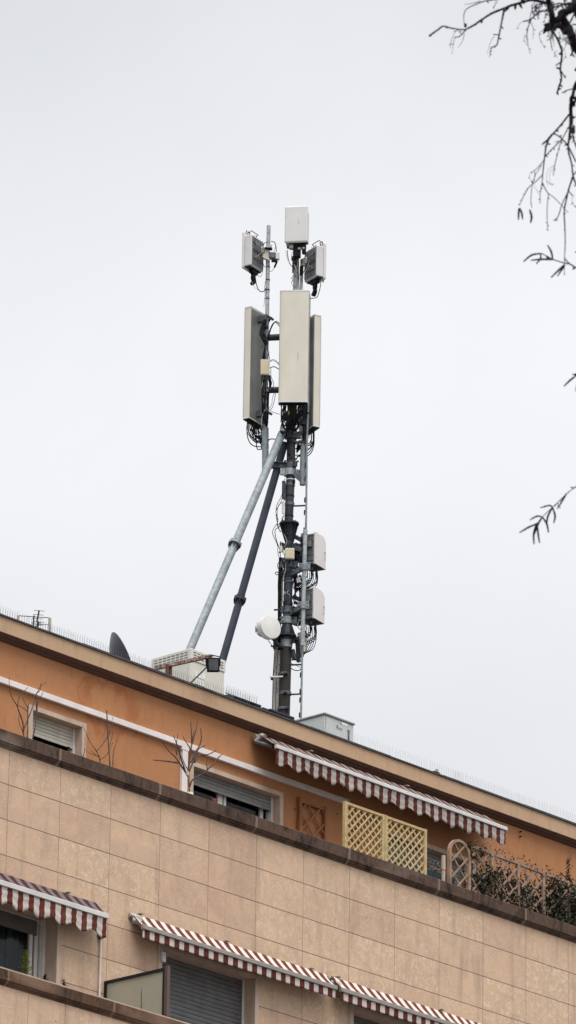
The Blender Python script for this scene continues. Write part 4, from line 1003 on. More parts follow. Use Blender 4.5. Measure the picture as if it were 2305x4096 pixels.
# lower right cables and dark bracing beside the pole
for i in range(5): cab([(720 + i*8, 830), (735 + i*5, 900), (745 + i*3, 1000), (730 + i*3, 1080)], 4.5, zf=zD, d=-.04)
cab([(690, 880), (740, 905), (800, 905), (830, 870)], 3.6, zf=zE); cab([(690, 815), (760, 845), (820, 870)], 2, zf=zE); cab([(550, 825), (500, 860), (470, 930), (465, 970)], 2, zf=zE); cab([(540, 830), (550, 880), (545, 950)], 2, zf=zE)
cab([(390, 495), (405, 540), (450, 590), (485, 700), (485, 860)], 2, zf=zE, d=.15); cab([(412, 495), (420, 545), (470, 640), (490, 760)], 1.6, 'greycab', zf=zE, d=.15)
MB().bar(M(*zE(700, 765), .0), M(*zE(800, 765), .0), .03, .03).build('beam', 'steel', mast); MB().bar(M(*zE(740, 715), .0), M(*zE(830, 720), .0), .04, .05).build('beam', 'steel', mast)
MB().bar(M(*zE(710, 640), .02), M(*zE(735, 765), .02), .06, .05).build('hanger', 'clamp', mast); MB().bar(M(*zE(770, 480), .0), M(*zE(790, 800), .0), .05, .05).build('hanger', 'steel', mast)
MB().bar(M(*zE(835, 420), -.04), M(*zE(838, 680), -.04), .13, .08).build('junction_cabinet', 'beige_w', mast)
for (a, b) in (((720, 300), (830, 360)), ((740, 420), (840, 440)), ((760, 560), (850, 640)), ((730, 1090), (820, 1130)), ((700, 700), (840, 740))):
    MB().bar(M(*zD(*a), -.02), M(*zD(*b), .03), .07, .06).build('hanger', 'steel', mast)
for i in range(10):
    rn = random.Random(i); a = zD(rn.uniform(690, 840), rn.uniform(260, 640)); b = (a[0] + rn.uniform(-14, 22), a[1] + rn.uniform(5, 34)); cab([a + (-.02,), ((a[0]+b[0])/2 + rn.uniform(-8, 8), (a[1]+b[1])/2, .04), b + (.02,)], 3.4)

# small fittings bolted along the pole: clips, lugs, short struts and stray leads
rf = random.Random(21)
for (xa, xb, ya, yb, k) in ((1118, 1200, 2120, 2240, 9), (1125, 1215, 2300, 2400, 9), (1120, 1210, 2420, 2500, 10), (1120, 1200, 2540, 2600, 6), (1140, 1195, 1730, 1960, 9), (1128, 1240, 1640, 1720, 8), (1056, 1074, 1290, 1420, 5), (1054, 1072, 1520, 1690, 7)):
    for i in range(k):
        c = M(rf.uniform(xa, xb), rf.uniform(ya, yb), rf.uniform(-.02, .12)); a_ = dirv(rf.uniform(-90, 90))
        MB().quadbox(c, a_*rf.uniform(.012, .035), a_.cross(z_)*.012, z_*rf.uniform(.008, .03)).build('fitting', rf.choice(('clamp', 'under', 'steel', 'bolt', 'galv')), mast)
for (xa, xb, ya, yb, k) in ((1125, 1205, 2130, 2330, 9), (1128, 1210, 2330, 2560, 10), (1130, 1180, 1640, 1760, 5), (1048, 1085, 1300, 1690, 9), (1150, 1215, 1020, 1150, 5)):
    for i in range(k):
        x0_ = rf.uniform(xa, xb); y0_ = rf.uniform(ya, yb - 40); L = rf.uniform(35, 110)
        cab([(x0_, y0_, .05), (x0_ + rf.uniform(-16, 16), y0_ + L*.35, .13), (x0_ + rf.uniform(-12, 12), y0_ + L*.7, .13), (x0_ + rf.uniform(-8, 8), min(y0_ + L, yb), .05)], rf.uniform(1.8, 3.4), rf.choice(('black', 'black', 'black', 'greycab')))
# ------------------------------------------------------------------ panel antennas
TH0 = math.degrees(math.atan2(n_.x, -n_.y))          # rotation that turns local -Y to the camera side
def panel(label, px, py, d, ang, zf=None, cables=None, right=True):
    p = M(px, py, d); r = thing('panel_antenna', label, 'antenna', p, rot=(0, 0, math.radians(TH0 + ang)))
    Wd, H, D = .236, 1.945, .068
    m = MB(); pr = [(-Wd, D), (-Wd, -D*.5), (-Wd*.95, -D*.85), (-Wd*.80, -D), (Wd*.80, -D), (Wd*.95, -D*.85), (Wd, -D*.5), (Wd, D)]
    m.rprism((0, 0, .03), V3((1,0,0)), V3((0,1,0)), V3((0,0,1)), pr, H - .055); m.build('radome', 'radome', r, local=True, smooth=False)
    m = MB().box(-Wd + .006, Wd - .006, D + .001, D + .010, .04, H - .04); m.build('back_plate', 'radome_back', r, local=True)
    pr2 = [(a*1.02, b*1.03) for a, b in pr]
    m = MB(); m.rprism((0, 0, H - .024), V3((1,0,0)), V3((0,1,0)), V3((0,0,1)), pr2, .03); m.build('top_cap', 'radome_w', r, local=True, bevel=.004)
    m = MB(); m.rprism((0, 0, 0.006), V3((1,0,0)), V3((0,1,0)), V3((0,0,1)), pr2, .023); m.build('bottom_cap', 'radome_w', r, local=True)
    m = MB(); m.rprism((0, 0, 0.0), V3((1,0,0)), V3((0,1,0)), V3((0,0,1)), [(a*.96, b*.9) for a, b in pr], .0055); m.build('bottom_plate', 'under', r, local=True)
    for zz in (.14, H - .16):
        m = MB().box(-.045, .045, D + .011, D + .03, zz - .04, zz + .04).box(-.05, -.04, D + .02, D + .19, zz - .05, zz + .05).box(.04, .05, D + .02, D + .19, zz - .05, zz + .05).tube([V3((-.10, D + .21, zz)), V3((.10, D + .21, zz))], .022, 8)
        m.build('tilt_bracket', 'clamp', r, local=True)
    # rivets along both flanges
    m = MB(); k = 46
    for i in range(k):
        z = .06 + (H - .12) * i / (k - 1)
        for sx in (-1, 1): m.box(sx*(Wd + .001) - .002, sx*(Wd + .001) + .002, -D*.86, -D*.70, z - .006, z + .006)
    m.build('edge_clips', 'radome_back', r, local=True)
    rn = random.Random(len(label))
    for i in range(12):
        x = -Wd*.8 + Wd*1.6*i/11; y = rn.uniform(-D*.3, D*.6)
        MB().tube([V3((x, y, .0)), V3((x, y, -.055))], .012, 8).build('connector', 'bolt', r, local=True)
        tx, ty = cables(rn) if cables else (0, .25)
        s = rn.uniform(.14, .38)
        MB().tube(crom([V3((x, y, -.05)), V3((x*.98, y, -.05 - s*.6)), V3((x*.6 + tx*.4, y + .05, -.05 - s)), V3((tx*.8, ty*.75, -.02 - s*1.15)), V3((tx, ty, -.12 - s*rn.uniform(.8, 1.1)))], 6), .0085, 6).build('jumper_cable', 'black', r, local=True, smooth=True)
    return r
pc = panel('central cream panel antenna facing the viewer below the pale box antenna', 1173.5, 1616, .36, -3, cables=lambda q: (q.uniform(-.05, .05), .2))
pl_ = panel('left cream panel antenna showing its narrow side and grey back', 1014, 1694, -.10, -122, cables=lambda q: (-.05 + q.uniform(-.03, .03), .26))
pr_ = panel('right cream panel antenna partly hidden behind the central one', 1240, 1727, -.10, 118, cables=lambda q: (q.uniform(-.03, .03), .24))
pc_mark = MB().box(.065, .069, -.071, -.0685, .73, .86); pc_mark.build('scratch', 'steel2', pc, local=True)

def aau(label, px, py, d, ang, H=.65, Wd=.19):
    p = M(px, py, d); r = thing('box_antenna', label, 'antenna', p, rot=(0, 0, math.radians(TH0 + ang)))
    m = MB().box(-Wd, Wd, -.085, -.028, 0, H); m.build('radome', 'radome_w', r, local=True, bevel=.026)
    m = MB().box(-Wd*.97, Wd*.97, -.0275, .108, .03, H - .085); m.build('housing', 'aau', r, local=True, bevel=.012)
    m = MB()
    for i in range(5):
        x = -Wd*.86 + Wd*1.72*i/4; m.box(x - .002, x + .002, .1125, .12, .07, H - .13)
    for zz in (.17, .30, .33, .45): m.box(-Wd*.88, Wd*.88, .1125, .122, zz - .004, zz + .004)
    m.build('cooling_fins', 'fin', r, local=True)
    m = MB().box(-Wd*.88, Wd*.88, .1083, .112, .05, H - .11); m.build('back_panel', 'fin', r, local=True)
    m = MB().box(-Wd*.9, Wd*.9, -.02, .07, .012, .0295); m.build('underside', 'under', r, local=True)
    m = MB()       # carrying handle on top
    for a, b in (((-.13, -.03), (.06, -.03)),): m.tube([V3((-.13, -.02, H - .0)), V3((-.13, .03, H + .03)), V3((.08, .03, H + .03)), V3((.08, -.02, H))], .007, 6)
    for x in (-.15, -.09, .05, .10, .15): m.tube([V3((x, -.03, H - .03)), V3((x, -.01, H + .018))], .008, 6)
    m.build('handle', 'bolt', r, local=True)
    m = MB(); m.bar((-.10, .12, .45), (.0, .21, .34), .018, .010); m.bar((.10, .12, .45), (.0, .21, .34), .018, .010); m.bar((-.10, .12, .18), (0, .21, .29), .018, .010); m.bar((.10, .12, .18), (0, .21, .29), .018, .010); m.box(-.035, .035, .195, .25, .27, .36)
    m.build('mounting_bracket', 'greycab', r, local=True)
    m = MB().box(-.10, .06, -.01, .06, -.05, .0115).box(-.05, .02, .0, .05, -.12, -.05); m.bar((.0, .02, -.10), (-.03, .03, -.19), .06, .045); m.bar((-.03, .03, -.18), (.03, .03, -.24), .06, .05); m.build('connector_hood', 'black', r, local=True)
    MB().tube([V3((-.15, -.05, -.0)), V3((-.16, -.05, -.035)), V3((-.135, -.05, -.04)), V3((-.13, -.05, 0))], .008, 6).build('lifting_eye', 'greycab', r, local=True)
    return r
a1 = aau('grey box antenna turned left on the left pipe, dark back showing', 1007, 1085, -.05, -122)
a2 = aau('grey box antenna facing forward on the very top of the mast', 1187, 977, .16, -9)
a3 = aau('grey box antenna turned right beside the mast top, dark back showing', 1264, 1128, -.10, 122)
MB().box(.04, .043, -.0875, -.0852, .32, .40).build('scratch', 'steel2', a2, local=True)
m = MB().box(-.12, .15, -.02, .07, -.07, .0).box(-.16, -.10, -.02, .04, -.06, 0).box(-.04, .06, -.02, .08, -.22, -.07).box(.09, .15, -.02, .05, -.17, -.06); m.build('connector_block', 'black', a2, local=True, bevel=.006)
m = MB().box(-.12, -.05, -.04, .03, -.075, -.02).box(.03, .08, -.05, .0, -.11, -.08).box(.10, .14, -.04, .01, -.10, -.07); m.build('metal_fitting', 'greycab', a2, local=True)
cab([(355, 965), (365, 1030), (385, 1090), (420, 1122), (460, 1110), (475, 1080)], 3.8, par=a1 and mast, zf=zA, d=.05); cab([(310, 1010), (345, 1070), (380, 1100)], 1.6, 'greycab', zf=zA, d=.05)
cab([(440, 720), (445, 800), (465, 840)], 2.4, zf=zA); cab([(440, 850), (432, 910), (415, 948), (385, 935)], 1.8, zf=zA); cab([(445, 585), (465, 555), (500, 545)], 2.8, zf=zA); cab([(535, 540), (575, 548), (592, 600), (597, 660)], 3.4, zf=zA, d=.04); cab([(590, 600), (570, 650), (572, 690)], 1.8, zf=zA)
cab([(605, 770), (575, 840)], 9, zf=zA, d=.05); cab([(575, 845), (545, 880), (520, 890)], 2, zf=zA)
cab([(1115, 1000), (1108, 1060), (1085, 1150), (1060, 1190), (1000, 1198), (975, 1190)], 3.4, zf=zA, d=.05); cab([(960, 760), (950, 820), (920, 880), (905, 920), (905, 970)], 3, zf=zA, d=.1); cab([(975, 765), (960, 830), (925, 900)], 1.8, 'greycab', zf=zA, d=.1)
# mounting blocks at the top of the pipes
mb_ = MB(); mb_.rprism(M(*zV(880, 500), .08), r_/PM*.17241*1, -z_/237*.17241*1, -n_, [(0, 0), (165, 90), (165, 330), (0, 260)], .07); mb_.build('mounting_block', 'beige_w', mast)
MB().quadbox(M(*zV(1030, 515), .09), r_*.045, n_*.05, z_*.022).build('mounting_block', 'galv2', mast); MB().bar(M(*zV(930, 530), .10), M(*zV(1100, 570), .10), .03, .03).build('mounting_block', 'bolt', mast)
MB().quadbox(M(*zV(1100, 720), .04), r_*.055, n_*.05, z_*.05).build('junction_box', 'clamp', mast, bevel=.006); MB().quadbox(M(*zV(1222, 730), .07), r_*.032, n_*.04, z_*.058).build('junction_box', 'radome_w', mast, bevel=.008)
MB().bar(M(*zV(1080, 825), .06), M(*zV(1215, 835), .06), .05, .04).build('cable_hood', 'black', mast)
MB().bar(M(*zS(590, 560), .04), M(*zS(590, 760), .04), .06, .06).build('junction_box', 'greycab', mast, bevel=.006); MB().bar(M(*zS(560, 760), .05), M(*zS(550, 1020), .05), .045, .04).build('cable_hood', 'black', mast)
MB().bar(M(*zS(420, 230), .08), M(*zS(420, 520), .08), .10, .08).build('cable_hood', 'black', mast); MB().quadbox(M(*zS(320, 800), -.02), r_*.02, n_*.04, z_*.08).build('plate', 'clamp', mast)
for (x, y) in ((1148, 1034), (1152, 1052)): MB().quadbox(M(x + 30, y, .06), r_*.05, n_*.05, z_*.02).build('clamp', 'steel', mast)

# radio units
def radio(label, px, py, ang, H):
    p = M(px, py, -.05); r = thing('radio_unit', label, 'radio unit', p, rot=(0, 0, math.radians(TH0 + ang)), group=None)
    w, d = .17, .12
    pr = [(0, 0), (w*2, 0), (w*2, H - .11), (w*2 - .025, H - .05), (w*2 - .08, H - .01), (w*2 - .14, H), (0, H)]
    m = MB().rprism((-w, -d, 0), V3((1,0,0)), V3((0,0,1)), V3((0,1,0)), pr, .035); m.build('cover', 'rru', r, local=True, bevel=.008)
    m = MB().box(-w + .006, w - .02, -d + .036, d + .05, .012, H - .02); m.build('body', 'rru_s', r, local=True, bevel=.006)
    m = MB()
    for i in range(12): m.box(-w - .002, -w + .0055, -d + .05 + i*.015, -d + .055 + i*.015, .06, H - .06)
    m.build('cooling_fins', 'rru_s', r, local=True)
    m = MB()
    for zz in (.12, .30, .72, .9): m.box(-w - .004, -w + .0052, -d + .04, d + .045, H*zz, H*zz + .008)
    m.build('rib', 'clamp', r, local=True)
    MB().box(-w + .01, w - .03, d - .04, d + .04, H - .02, H + .02).build('top_duct', 'rru_s', r, local=True, bevel=.006)
    m = MB().box(-w - .03, -w + .004, -d + .06, d - .05, H*.53, H*.75).box(-w - .034, -w - .0305, -d + .07, d - .06, H*.55, H*.73, 1); m.build('side_module', ['clamp', 'rru_s'], r, local=True, bevel=.004)
    m = MB().box(w - .055, w - .03, -d - .012, -d - .001, H*.33, H*.52); m.build('latch', 'under', r, local=True); MB().box(w - .06, w - .052, -d - .02, -d - .001, H*.30, H*.50).build('latch', 'beige_w', r, local=True)
    MB().box(-w + .01, w - .02, -d + .006, d - .01, -.004, .0115).build('underside', 'under', r, local=True)
    rn = random.Random(len(label))
    for i in range(7):
        x = -w*.75 + .24*i/6; y = rn.uniform(-.07, .07); MB().tube([V3((x, y, -.003)), V3((x, y, -.06))], .013, 8).build('connector', 'clamp', r, local=True)
        if ang > 50: tgt = V3((-.12, .12, -.30 - .02*i)) if H > .53 else V3((-.16, .18, -.40 - .01*i))
        MB().tube(crom([V3((x, y, -.055)), V3((x + .01, y, -.16 - .01*i)), V3((x*.7 + tgt.x*.3, y*.6 + tgt.y*.4, -.20 - .02*i)), tgt], 6), .0085, 6).build('jumper_cable', 'black', r, local=True, smooth=True)
    return r
radio('upper one of two white radio units on the mast', 1257, 2272, 60, .545)
radio('lower one of two white radio units on the mast', 1252, 2489, 60, .535)
m_ = MB()
# small beige modules
def module(label, x, y, w, h, d, ins=True):
    c = M(x, y, d); r = thing('beige_module', label, 'signal module', c)
    MB().quadbox(c, r_*(w/2/PM), n_*.035, z_*(h/2/237)).build('case', 'beige_w', r, bevel=.005)
    MB().quadbox(c + n_*.0365, r_*(w/2/PM - .012), n_*.002, z_*(h/2/237 - .014)).build('cover', 'beige', r)
    for s in (-1, 1):
        for k in (-1, 0, 1): p = c + z_*s*(h/2/237) + r_*k*(w/3.4/PM); MB().tube([p, p + z_*s*.03], .009, 8).build('connector', 'clamp' if s > 0 else 'bolt', r)
for (a, b, w_, h_) in (((775, 470), (775, 640), .10, .10), ((770, 1230), (770, 1450), .10, .12), ((735, 560), (735, 640), .06, .06), ((700, 1290), (700, 1340), .05, .05)):
    MB().bar(M(*zD(*a), -.12), M(*zD(*b), -.12), w_, h_).build('backing_plate', 'under', mast)
for i in range(9):
    x0_ = 720 + i*14; cab([(x0_, 790 + (i % 3)*12), (x0_ + 4, 880), (x0_ - 2 + i, 960), (745 + i*4, 1010), (735, 1060)], 3.0, zf=zD, d=.02)
for i in range(7):
    x0_ = 850 + i*26; cab([(x0_, 775), (x0_ + 2, 840), (x0_ - 20, 910), (x0_ - 70, 960), (760, 990 + i*3)], 3.2, zf=zD, d=.0)
for i in range(6):
    x0_ = 885 + i*26; cab([(x0_, 345), (x0_ + 2, 430), (x0_ - 6, 540), (x0_ - 50, 640), (850, 735 - i*8)], 3.4, zf=zE, d=.0)
for i in range(12):
    rn = random.Random(i + 50); a = zQ(rn.uniform(700, 1010), rn.uniform(70, 330)); b = (a[0] + rn.uniform(-18, 18), a[1] + rn.uniform(20, 70)); cab([a + (.06,), ((a[0]+b[0])/2 + rn.uniform(-12, 12), (a[1]+b[1])/2, .16), b + (.04,)], 3.2)
for i in range(9):
    rn = random.Random(i + 80); x0_ = 262 + i*19; cab([(x0_, 1600 + i*8), (x0_ - 6 + rn.uniform(-8, 8), 1660), (x0_ + 10, 1730 + rn.uniform(-20, 20)), (x0_*.5 + 215, 1790 + rn.uniform(-30, 50)), (440, 1800 + i*8)], 3.4, zf=zB, d=-.15)
module('beige signal module on the left pipe between two side arms', 1061, 1471, 37, 62, .14); module('square beige signal module on the pole just under the cone flange', 1159.5, 2216, 37, 42, .17)
# microwave dish
mc = M(1084, 2507, .32); dn = (n_*math.cos(math.radians(36)) + r_*math.sin(math.radians(36)) + z_*.02).normalized()
md = thing('microwave_dish', 'round white microwave dish drum on the left of the lower mast', 'dish antenna', mc - dn*.3)
u = (z_ - dn*z_.dot(dn)).normalized(); v = dn.cross(u)
R0 = .196
MB().tube([mc - dn*.13, mc - dn*.12, mc - dn*.02, mc - dn*.004], [R0*.86, R0*.93, R0, R0], 40).build('drum', 'dishw', md, smooth=True)
MB().tube([mc - dn*.0035, mc + dn*.004, mc + dn*.006], [R0*.985, R0*.975, R0*.93], 40).build('radome_face', 'dishw', md, smooth=True)
MB().tube([mc - dn*.131, mc - dn*.19, mc - dn*.26], [R0*.62, R0*.55, R0*.50], 24).build('rear_hub', 'rru_s', md, smooth=True)
MB().quadbox(mc - dn*.20 + u*.02, u*.10, v*.10, dn*.05).build('radio_box', 'radome_w', md, bevel=.01)
m = MB()
for k in range(5): p = mc - dn*(.15 + .03*k) + v*.12*(1 if k % 2 else .6) - u*.05; m.tube([p, p - v*.0 + u*.10], .008, 6)
m.build('fixings', 'bolt', md); MB().bar(mc - dn*.2, M(1100, 2560, .12), .05, .05).build('bracket', 'clamp', md)

# ------------------------------------------------------------------ foreground tree (about 28 m away)
DT = 28.0
def F(x, y, dd=0): d = ray(x, y); return CAM + d * ((DT + dd))
PT = FPX / DT
tree = thing('bare_tree', 'bare dark foreground tree with drooping twigs and catkins', 'tree', (F(2950, 2000).x, F(2950, 2000).y, 0))
tb_ = tree.location
trn = random.Random(11)
MB().tube(crom([V3((tb_.x, tb_.y, 0)), V3((tb_.x + .1, tb_.y, 4)), V3((tb_.x - .05, tb_.y + .1, 8)), F(2800, 1500), F(2650, 900), F(2480, 450)], 8), [.22 - .0032*i for i in range(41)], 14).build('trunk', 'bark', tree, smooth=True)
def br(zf, pts, w, mat='bark', name='branch', wob=0, buds=.35):
    """w: start,end px widths"""
    pp = []; yo = trn.uniform(-.5, .5)
    for i, p in enumerate(pts): pp.append(F(*zf(*p), yo + trn.uniform(-.03, .03)))
    c = crom(pp, 6); k = len(c); w0, w1 = (w, w*.5) if not isinstance(w, tuple) else w
    rs = [max(.0008, (w0 + (w1 - w0)*i/k)/2/PT*trn.uniform(.9, 1.12)*.88) for i in range(k)]
    m = MB().tube(c, rs, 7 if w0 < 14 else 12)
    for i in range(3, k - 1, 2):
        if trn.random() < buds:
            s = max(.004, rs[i]*1.5); d = RR[0]*trn.uniform(-1, 1) + RR[1]*trn.uniform(-1, .4); m.tube([c[i], c[i] + d*s*1.6, c[i] + d*s*3], [s*.55, s*.75, s*.15], 5)
    m.build(name, mat, tree, smooth=True)
I_ = lambda a, b: (a, b)
br(zT1, [(1560, 560), (1460, 430), (1400, 310), (1330, 240), (1250, 220), (1200, 218), (1172, 222)], (46, 12)); br(zT1, [(1250, 235), (1235, 130), (1215, 40), (1195, -30)], (30, 22)); br(zT1, [(1420, 330), (1350, 190), (1320, 120), (1400, 90), (1440, 30), (1430, -20)], (36, 30))
br(zT1, [(1225, 40), (1150, 15), (1050, 0), (960, 25), (870, 50), (810, 75), (700, 120), (600, 185), (540, 225), (480, 258)], (15, 8))
br(zT1, [(480, 258), (440, 262), (350, 250), (290, 235), (265, 235), (210, 275), (148, 320)], (6, 9), 'bark_g'); br(zT1, [(480, 258), (420, 320), (375, 330)], (6, 4), 'bark_g'); br(zT1, [(480, 262), (440, 300), (390, 270), (345, 360), (335, 425)], (3, 2), 'bark_g'); br(zT1, [(378, 332), (365, 380), (350, 480)], (3, 1.5), 'bark_g'); br(zT1, [(462, 300), (440, 370), (405, 420)], (3, 1.5), 'bark_g')
br(zT1, [(815, 75), (800, 150), (780, 250), (760, 350), (745, 400), (700, 420), (690, 450), (683, 510)], (10, 2), 'bark_g'); br(zT1, [(775, 308), (718, 305)], (5, 6), 'bark_g'); br(zT1, [(725, 320), (690, 380), (662, 478)], (2.5, 1.2), 'bark_g')
br(zT1, [(460, 230), (455, 140), (480, 80), (560, 40), (640, 10), (760, -10)], (3, 7), 'bark_g'); br(zT1, [(600, 10), (530, 30), (460, 40)], (4, 1.5), 'bark_g'); br(zT1, [(470, 240), (470, 210)], (12, 9), 'bark')
br(zT1, [(1300, 45), (1200, 90), (1130, 105), (1060, 160), (1040, 200), (1020, 260), (1015, 330), (1025, 400), (1045, 480)], (9, 1.5), 'bark_g'); br(zT1, [(1050, 175), (985, 190)], (6, 7), 'bark_g'); br(zT1, [(980, 190), (950, 210), (928, 250)], (2.4, 1.2), 'bark_g')
br(zT1, [(1075, 60), (1050, 120), (1045, 180), (1070, 250), (1068, 350)], (4, 1.4), 'bark_g'); br(zT1, [(1085, 60), (1110, 115), (1120, 165)], (5, 3), 'bark_g'); br(zT1, [(1000, 300), (990, 350), (1020, 400)], (2.4, 1.2), 'bark_g')
br(zT1, [(1180, 260), (1130, 285), (1125, 330), (1150, 390), (1185, 422)], (3, 1.4), 'bark_g'); br(zT1, [(1185, 232), (1240, 270), (1280, 340), (1310, 410), (1325, 470), (1315, 560), (1310, 620), (1320, 700), (1300, 760), (1280, 830)], (9, 9), 'bark')
br(zT1, [(1250, 280), (1225, 340), (1230, 400), (1240, 445)], (5, 4)); br(zT1, [(1245, 290), (1225, 250), (1175, 222)], (6, 4)); br(zT1, [(1280, 330), (1340, 350), (1390, 390), (1410, 430)], (5, 4), 'bark_g'); br(zT1, [(1408, 415), (1418, 460), (1400, 495)], (12, 7), 'bark_g')
br(zT1, [(1310, 620), (1330, 650), (1355, 692)], (7, 5)); br(zT1, [(1305, 555), (1270, 580)], (6, 4)); br(zT1, [(1320, 470), (1360, 400), (1355, 350)], (2.4, 1.4), 'bark_g'); br(zT1, [(1320, 560), (1355, 490), (1340, 420)], (2, 1.2), 'bark_g'); br(zT1, [(1285, 450), (1260, 460), (1290, 520)], (2, 1.2), 'bark_g')
br(zT1, [(1480, 700), (1440, 760), (1420, 850), (1400, 930), (1400, 1040), (1400, 1120)], (18, 11)); br(zT1, [(1470, 820), (1440, 900), (1410, 960), (1415, 1060), (1405, 1150), (1385, 1250), (1380, 1330)], (12, 8)); br(zT1, [(1430, 785), (1370, 800), (1325, 822)], (6, 5), 'bark_g')
br(zT1, [(1390, 1010), (1320, 1100), (1240, 1190), (1165, 1268)], (9, 8), 'bark_g'); br(zT1, [(1460, 60), (1400, 190), (1330, 300)], (10, 6), 'bark_g')
br(zT1, [(1450, 20), (1330, 40), (1260, 90)], (10, 5)); br(zT1, [(1460, 40), (1360, 60), (1340, -10), (1280, -20)], (9, 6)); br(zT1, [(1250, 60), (1180, 30), (1090, 5), (1030, -20)], (12, 6)); br(zT1, [(1460, 220), (1420, 215)], (7, 5)); br(zT1, [(1440, 60), (1300, 30), (1200, 60), (1150, 20)], (8, 4), 'bark')
for (p) in (((740, -10), (725, 60)), ((760, 0), (735, 40), (715, 90))): br(zT1, list(p), (2, 1.2), 'bark_g')
# second zoom
for k in range(46):
    x0_ = trn.uniform(1080, 1450); y0_ = trn.uniform(-10, 330) if x0_ > 1200 else trn.uniform(-10, 120); L = trn.uniform(40, 130); a_ = trn.uniform(-1.2, .5)
    br(zT1, [(x0_, y0_), (x0_ + a_*L*.3, y0_ + L*.35), (x0_ + a_*L*.35 + trn.uniform(-12, 12), y0_ + L*.7), (x0_ + a_*L*.3 + trn.uniform(-14, 14), y0_ + L)], (3.6, 1.6), 'bark_g', 'twig', buds=.5)
br(zT2, [(1225, 60), (1215, 200), (1210, 330), (1190, 480), (1200, 600), (1240, 750), (1262, 930), (1306, 1060)], (11, 7), 'bark_g'); br(zT2, [(955, 310), (1020, 330), (1100, 390), (1190, 500), (1306, 730)], (6, 7), 'bark')
br(zT2, [(955, 320), (900, 400), (860, 520), (845, 640), (830, 760), (815, 900), (805, 1030), (780, 1180), (778, 1340)], (10, 2.4), 'bark_g'); br(zT2, [(1215, 180), (1160, 280), (1105, 380), (1020, 470), (920, 570), (850, 640)], (5, 5), 'bark_g')
br(zT2, [(1105, 390), (1060, 500), (1010, 700), (985, 790), (970, 930)], (5, 3), 'bark_g'); br(zT2, [(1050, 420), (1000, 440)], (5, 3), 'bark_g'); br(zT2, [(840, 690), (760, 790), (690, 860)], (4, 3), 'bark_g'); br(zT2, [(690, 860), (700, 930), (665, 1040), (650, 1150), (640, 1280), (655, 1405)], (4, 3), 'bark_g')
br(zT2, [(690, 860), (640, 880), (620, 960), (680, 1060), (770, 1220)], (2.2, 1.2), 'bark_g'); br(zT2, [(805, 920), (720, 1010), (620, 1090), (540, 1220), (470, 1370)], (5, 3), 'bark_g'); br(zT2, [(800, 770), (730, 880), (690, 940)], (4, 2), 'bark_g')
br(zT2, [(805, 1030), (850, 1120), (895, 1190), (1000, 1270), (1190, 1475)], (6, 2.5), 'bark_g'); br(zT2, [(900, 1190), (885, 1330), (878, 1500), (885, 1640), (880, 1730)], (4, 3), 'bark_g'); br(zT2, [(885, 1640), (905, 1690)], (3, 2), 'bark_g')
br(zT2, [(1262, 940), (1200, 1120), (1160, 1290), (1130, 1450), (1140, 1680), (1145, 1900), (1135, 2150), (1135, 2230)], (9, 3), 'bark_g', buds=.2); br(zT2, [(1190, 1160), (1100, 1350), (1040, 1530), (975, 1590)], (5, 4), 'bark_g'); br(zT2, [(1190, 1150), (1265, 1235)], (5, 5), 'bark'); br(zT2, [(1240, 1250), (1260, 1340), (1306, 1400)], (2.2, 1.4), 'bark_g')
br(zT2, [(985, 780), (900, 840), (870, 960), (885, 1070)], (1.6, 1), 'bark_g', buds=.1); br(zT2, [(960, 830), (920, 900), (920, 1010), (955, 1075)], (1.6, 1), 'bark_g', buds=.1)
br(zT2, [(1250, 250), (1262, 360), (1285, 440), (1330, 560)], (8, 7), 'bark'); br(zT2, [(1270, 380), (1245, 450)], (3, 2)); br(zT2, [(1240, 760), (1280, 790)], (4, 2)); br(zT2, [(1255, 200), (1262, 300)], (22, 20), 'twig', 'dead_leaf', buds=0)
br(zT2, [(1145, 2150), (1190, 2210), (1306, 2290)], (5, 8), 'bark'); br(zT2, [(1190, 2230), (1080, 2200), (960, 2160), (870, 2110), (790, 2070)], (5, 5), 'bark', buds=.2); br(zT2, [(1130, 2230), (1135, 2400)], (3.5, 3), 'bark_g'); br(zT2, [(1306, 870), (1262, 930)], (6, 5)); br(zT2, [(1306, 1080), (1270, 1075)], (6, 4)); br(zT2, [(1310, 2060), (1300, 2050)], (8, 5))
def catkin(zf, pts, w):
    yo = trn.uniform(-.3, .3); pp = [F(*zf(*p), yo) for p in pts]; c = crom(pp, 6); k = len(c)
    rs = [w/2/PT*(.55 + .5*math.sin(math.pi*min(1, (i + 1.5)/k*.93)))*(1 + .10*math.sin(i*2.3)) for i in range(k)]
    MB().tube(c, rs, 9).build('catkin', 'catkin', tree, smooth=True)
for q, w in (([(468, 1405), (460, 1480), (458, 1580)], 8), ([(475, 1405), (505, 1480), (518, 1575)], 8), ([(622, 1430), (650, 1530), (636, 1625)], 9), ([(780, 2075), (650, 2100), (530, 2195)], 8), ([(960, 2165), (800, 2160), (640, 2175)], 8), ([(785, 2075), (780, 2150), (718, 2230)], 7),
              ([(962, 2165), (940, 2050), (885, 1950)], 8), ([(1140, 2235), (1060, 2310), (935, 2430)], 8), ([(1145, 2240), (1090, 2320), (1030, 2410)], 7), ([(865, 2120), (910, 2150), (950, 2168)], 9)): catkin(zT2, q, w)
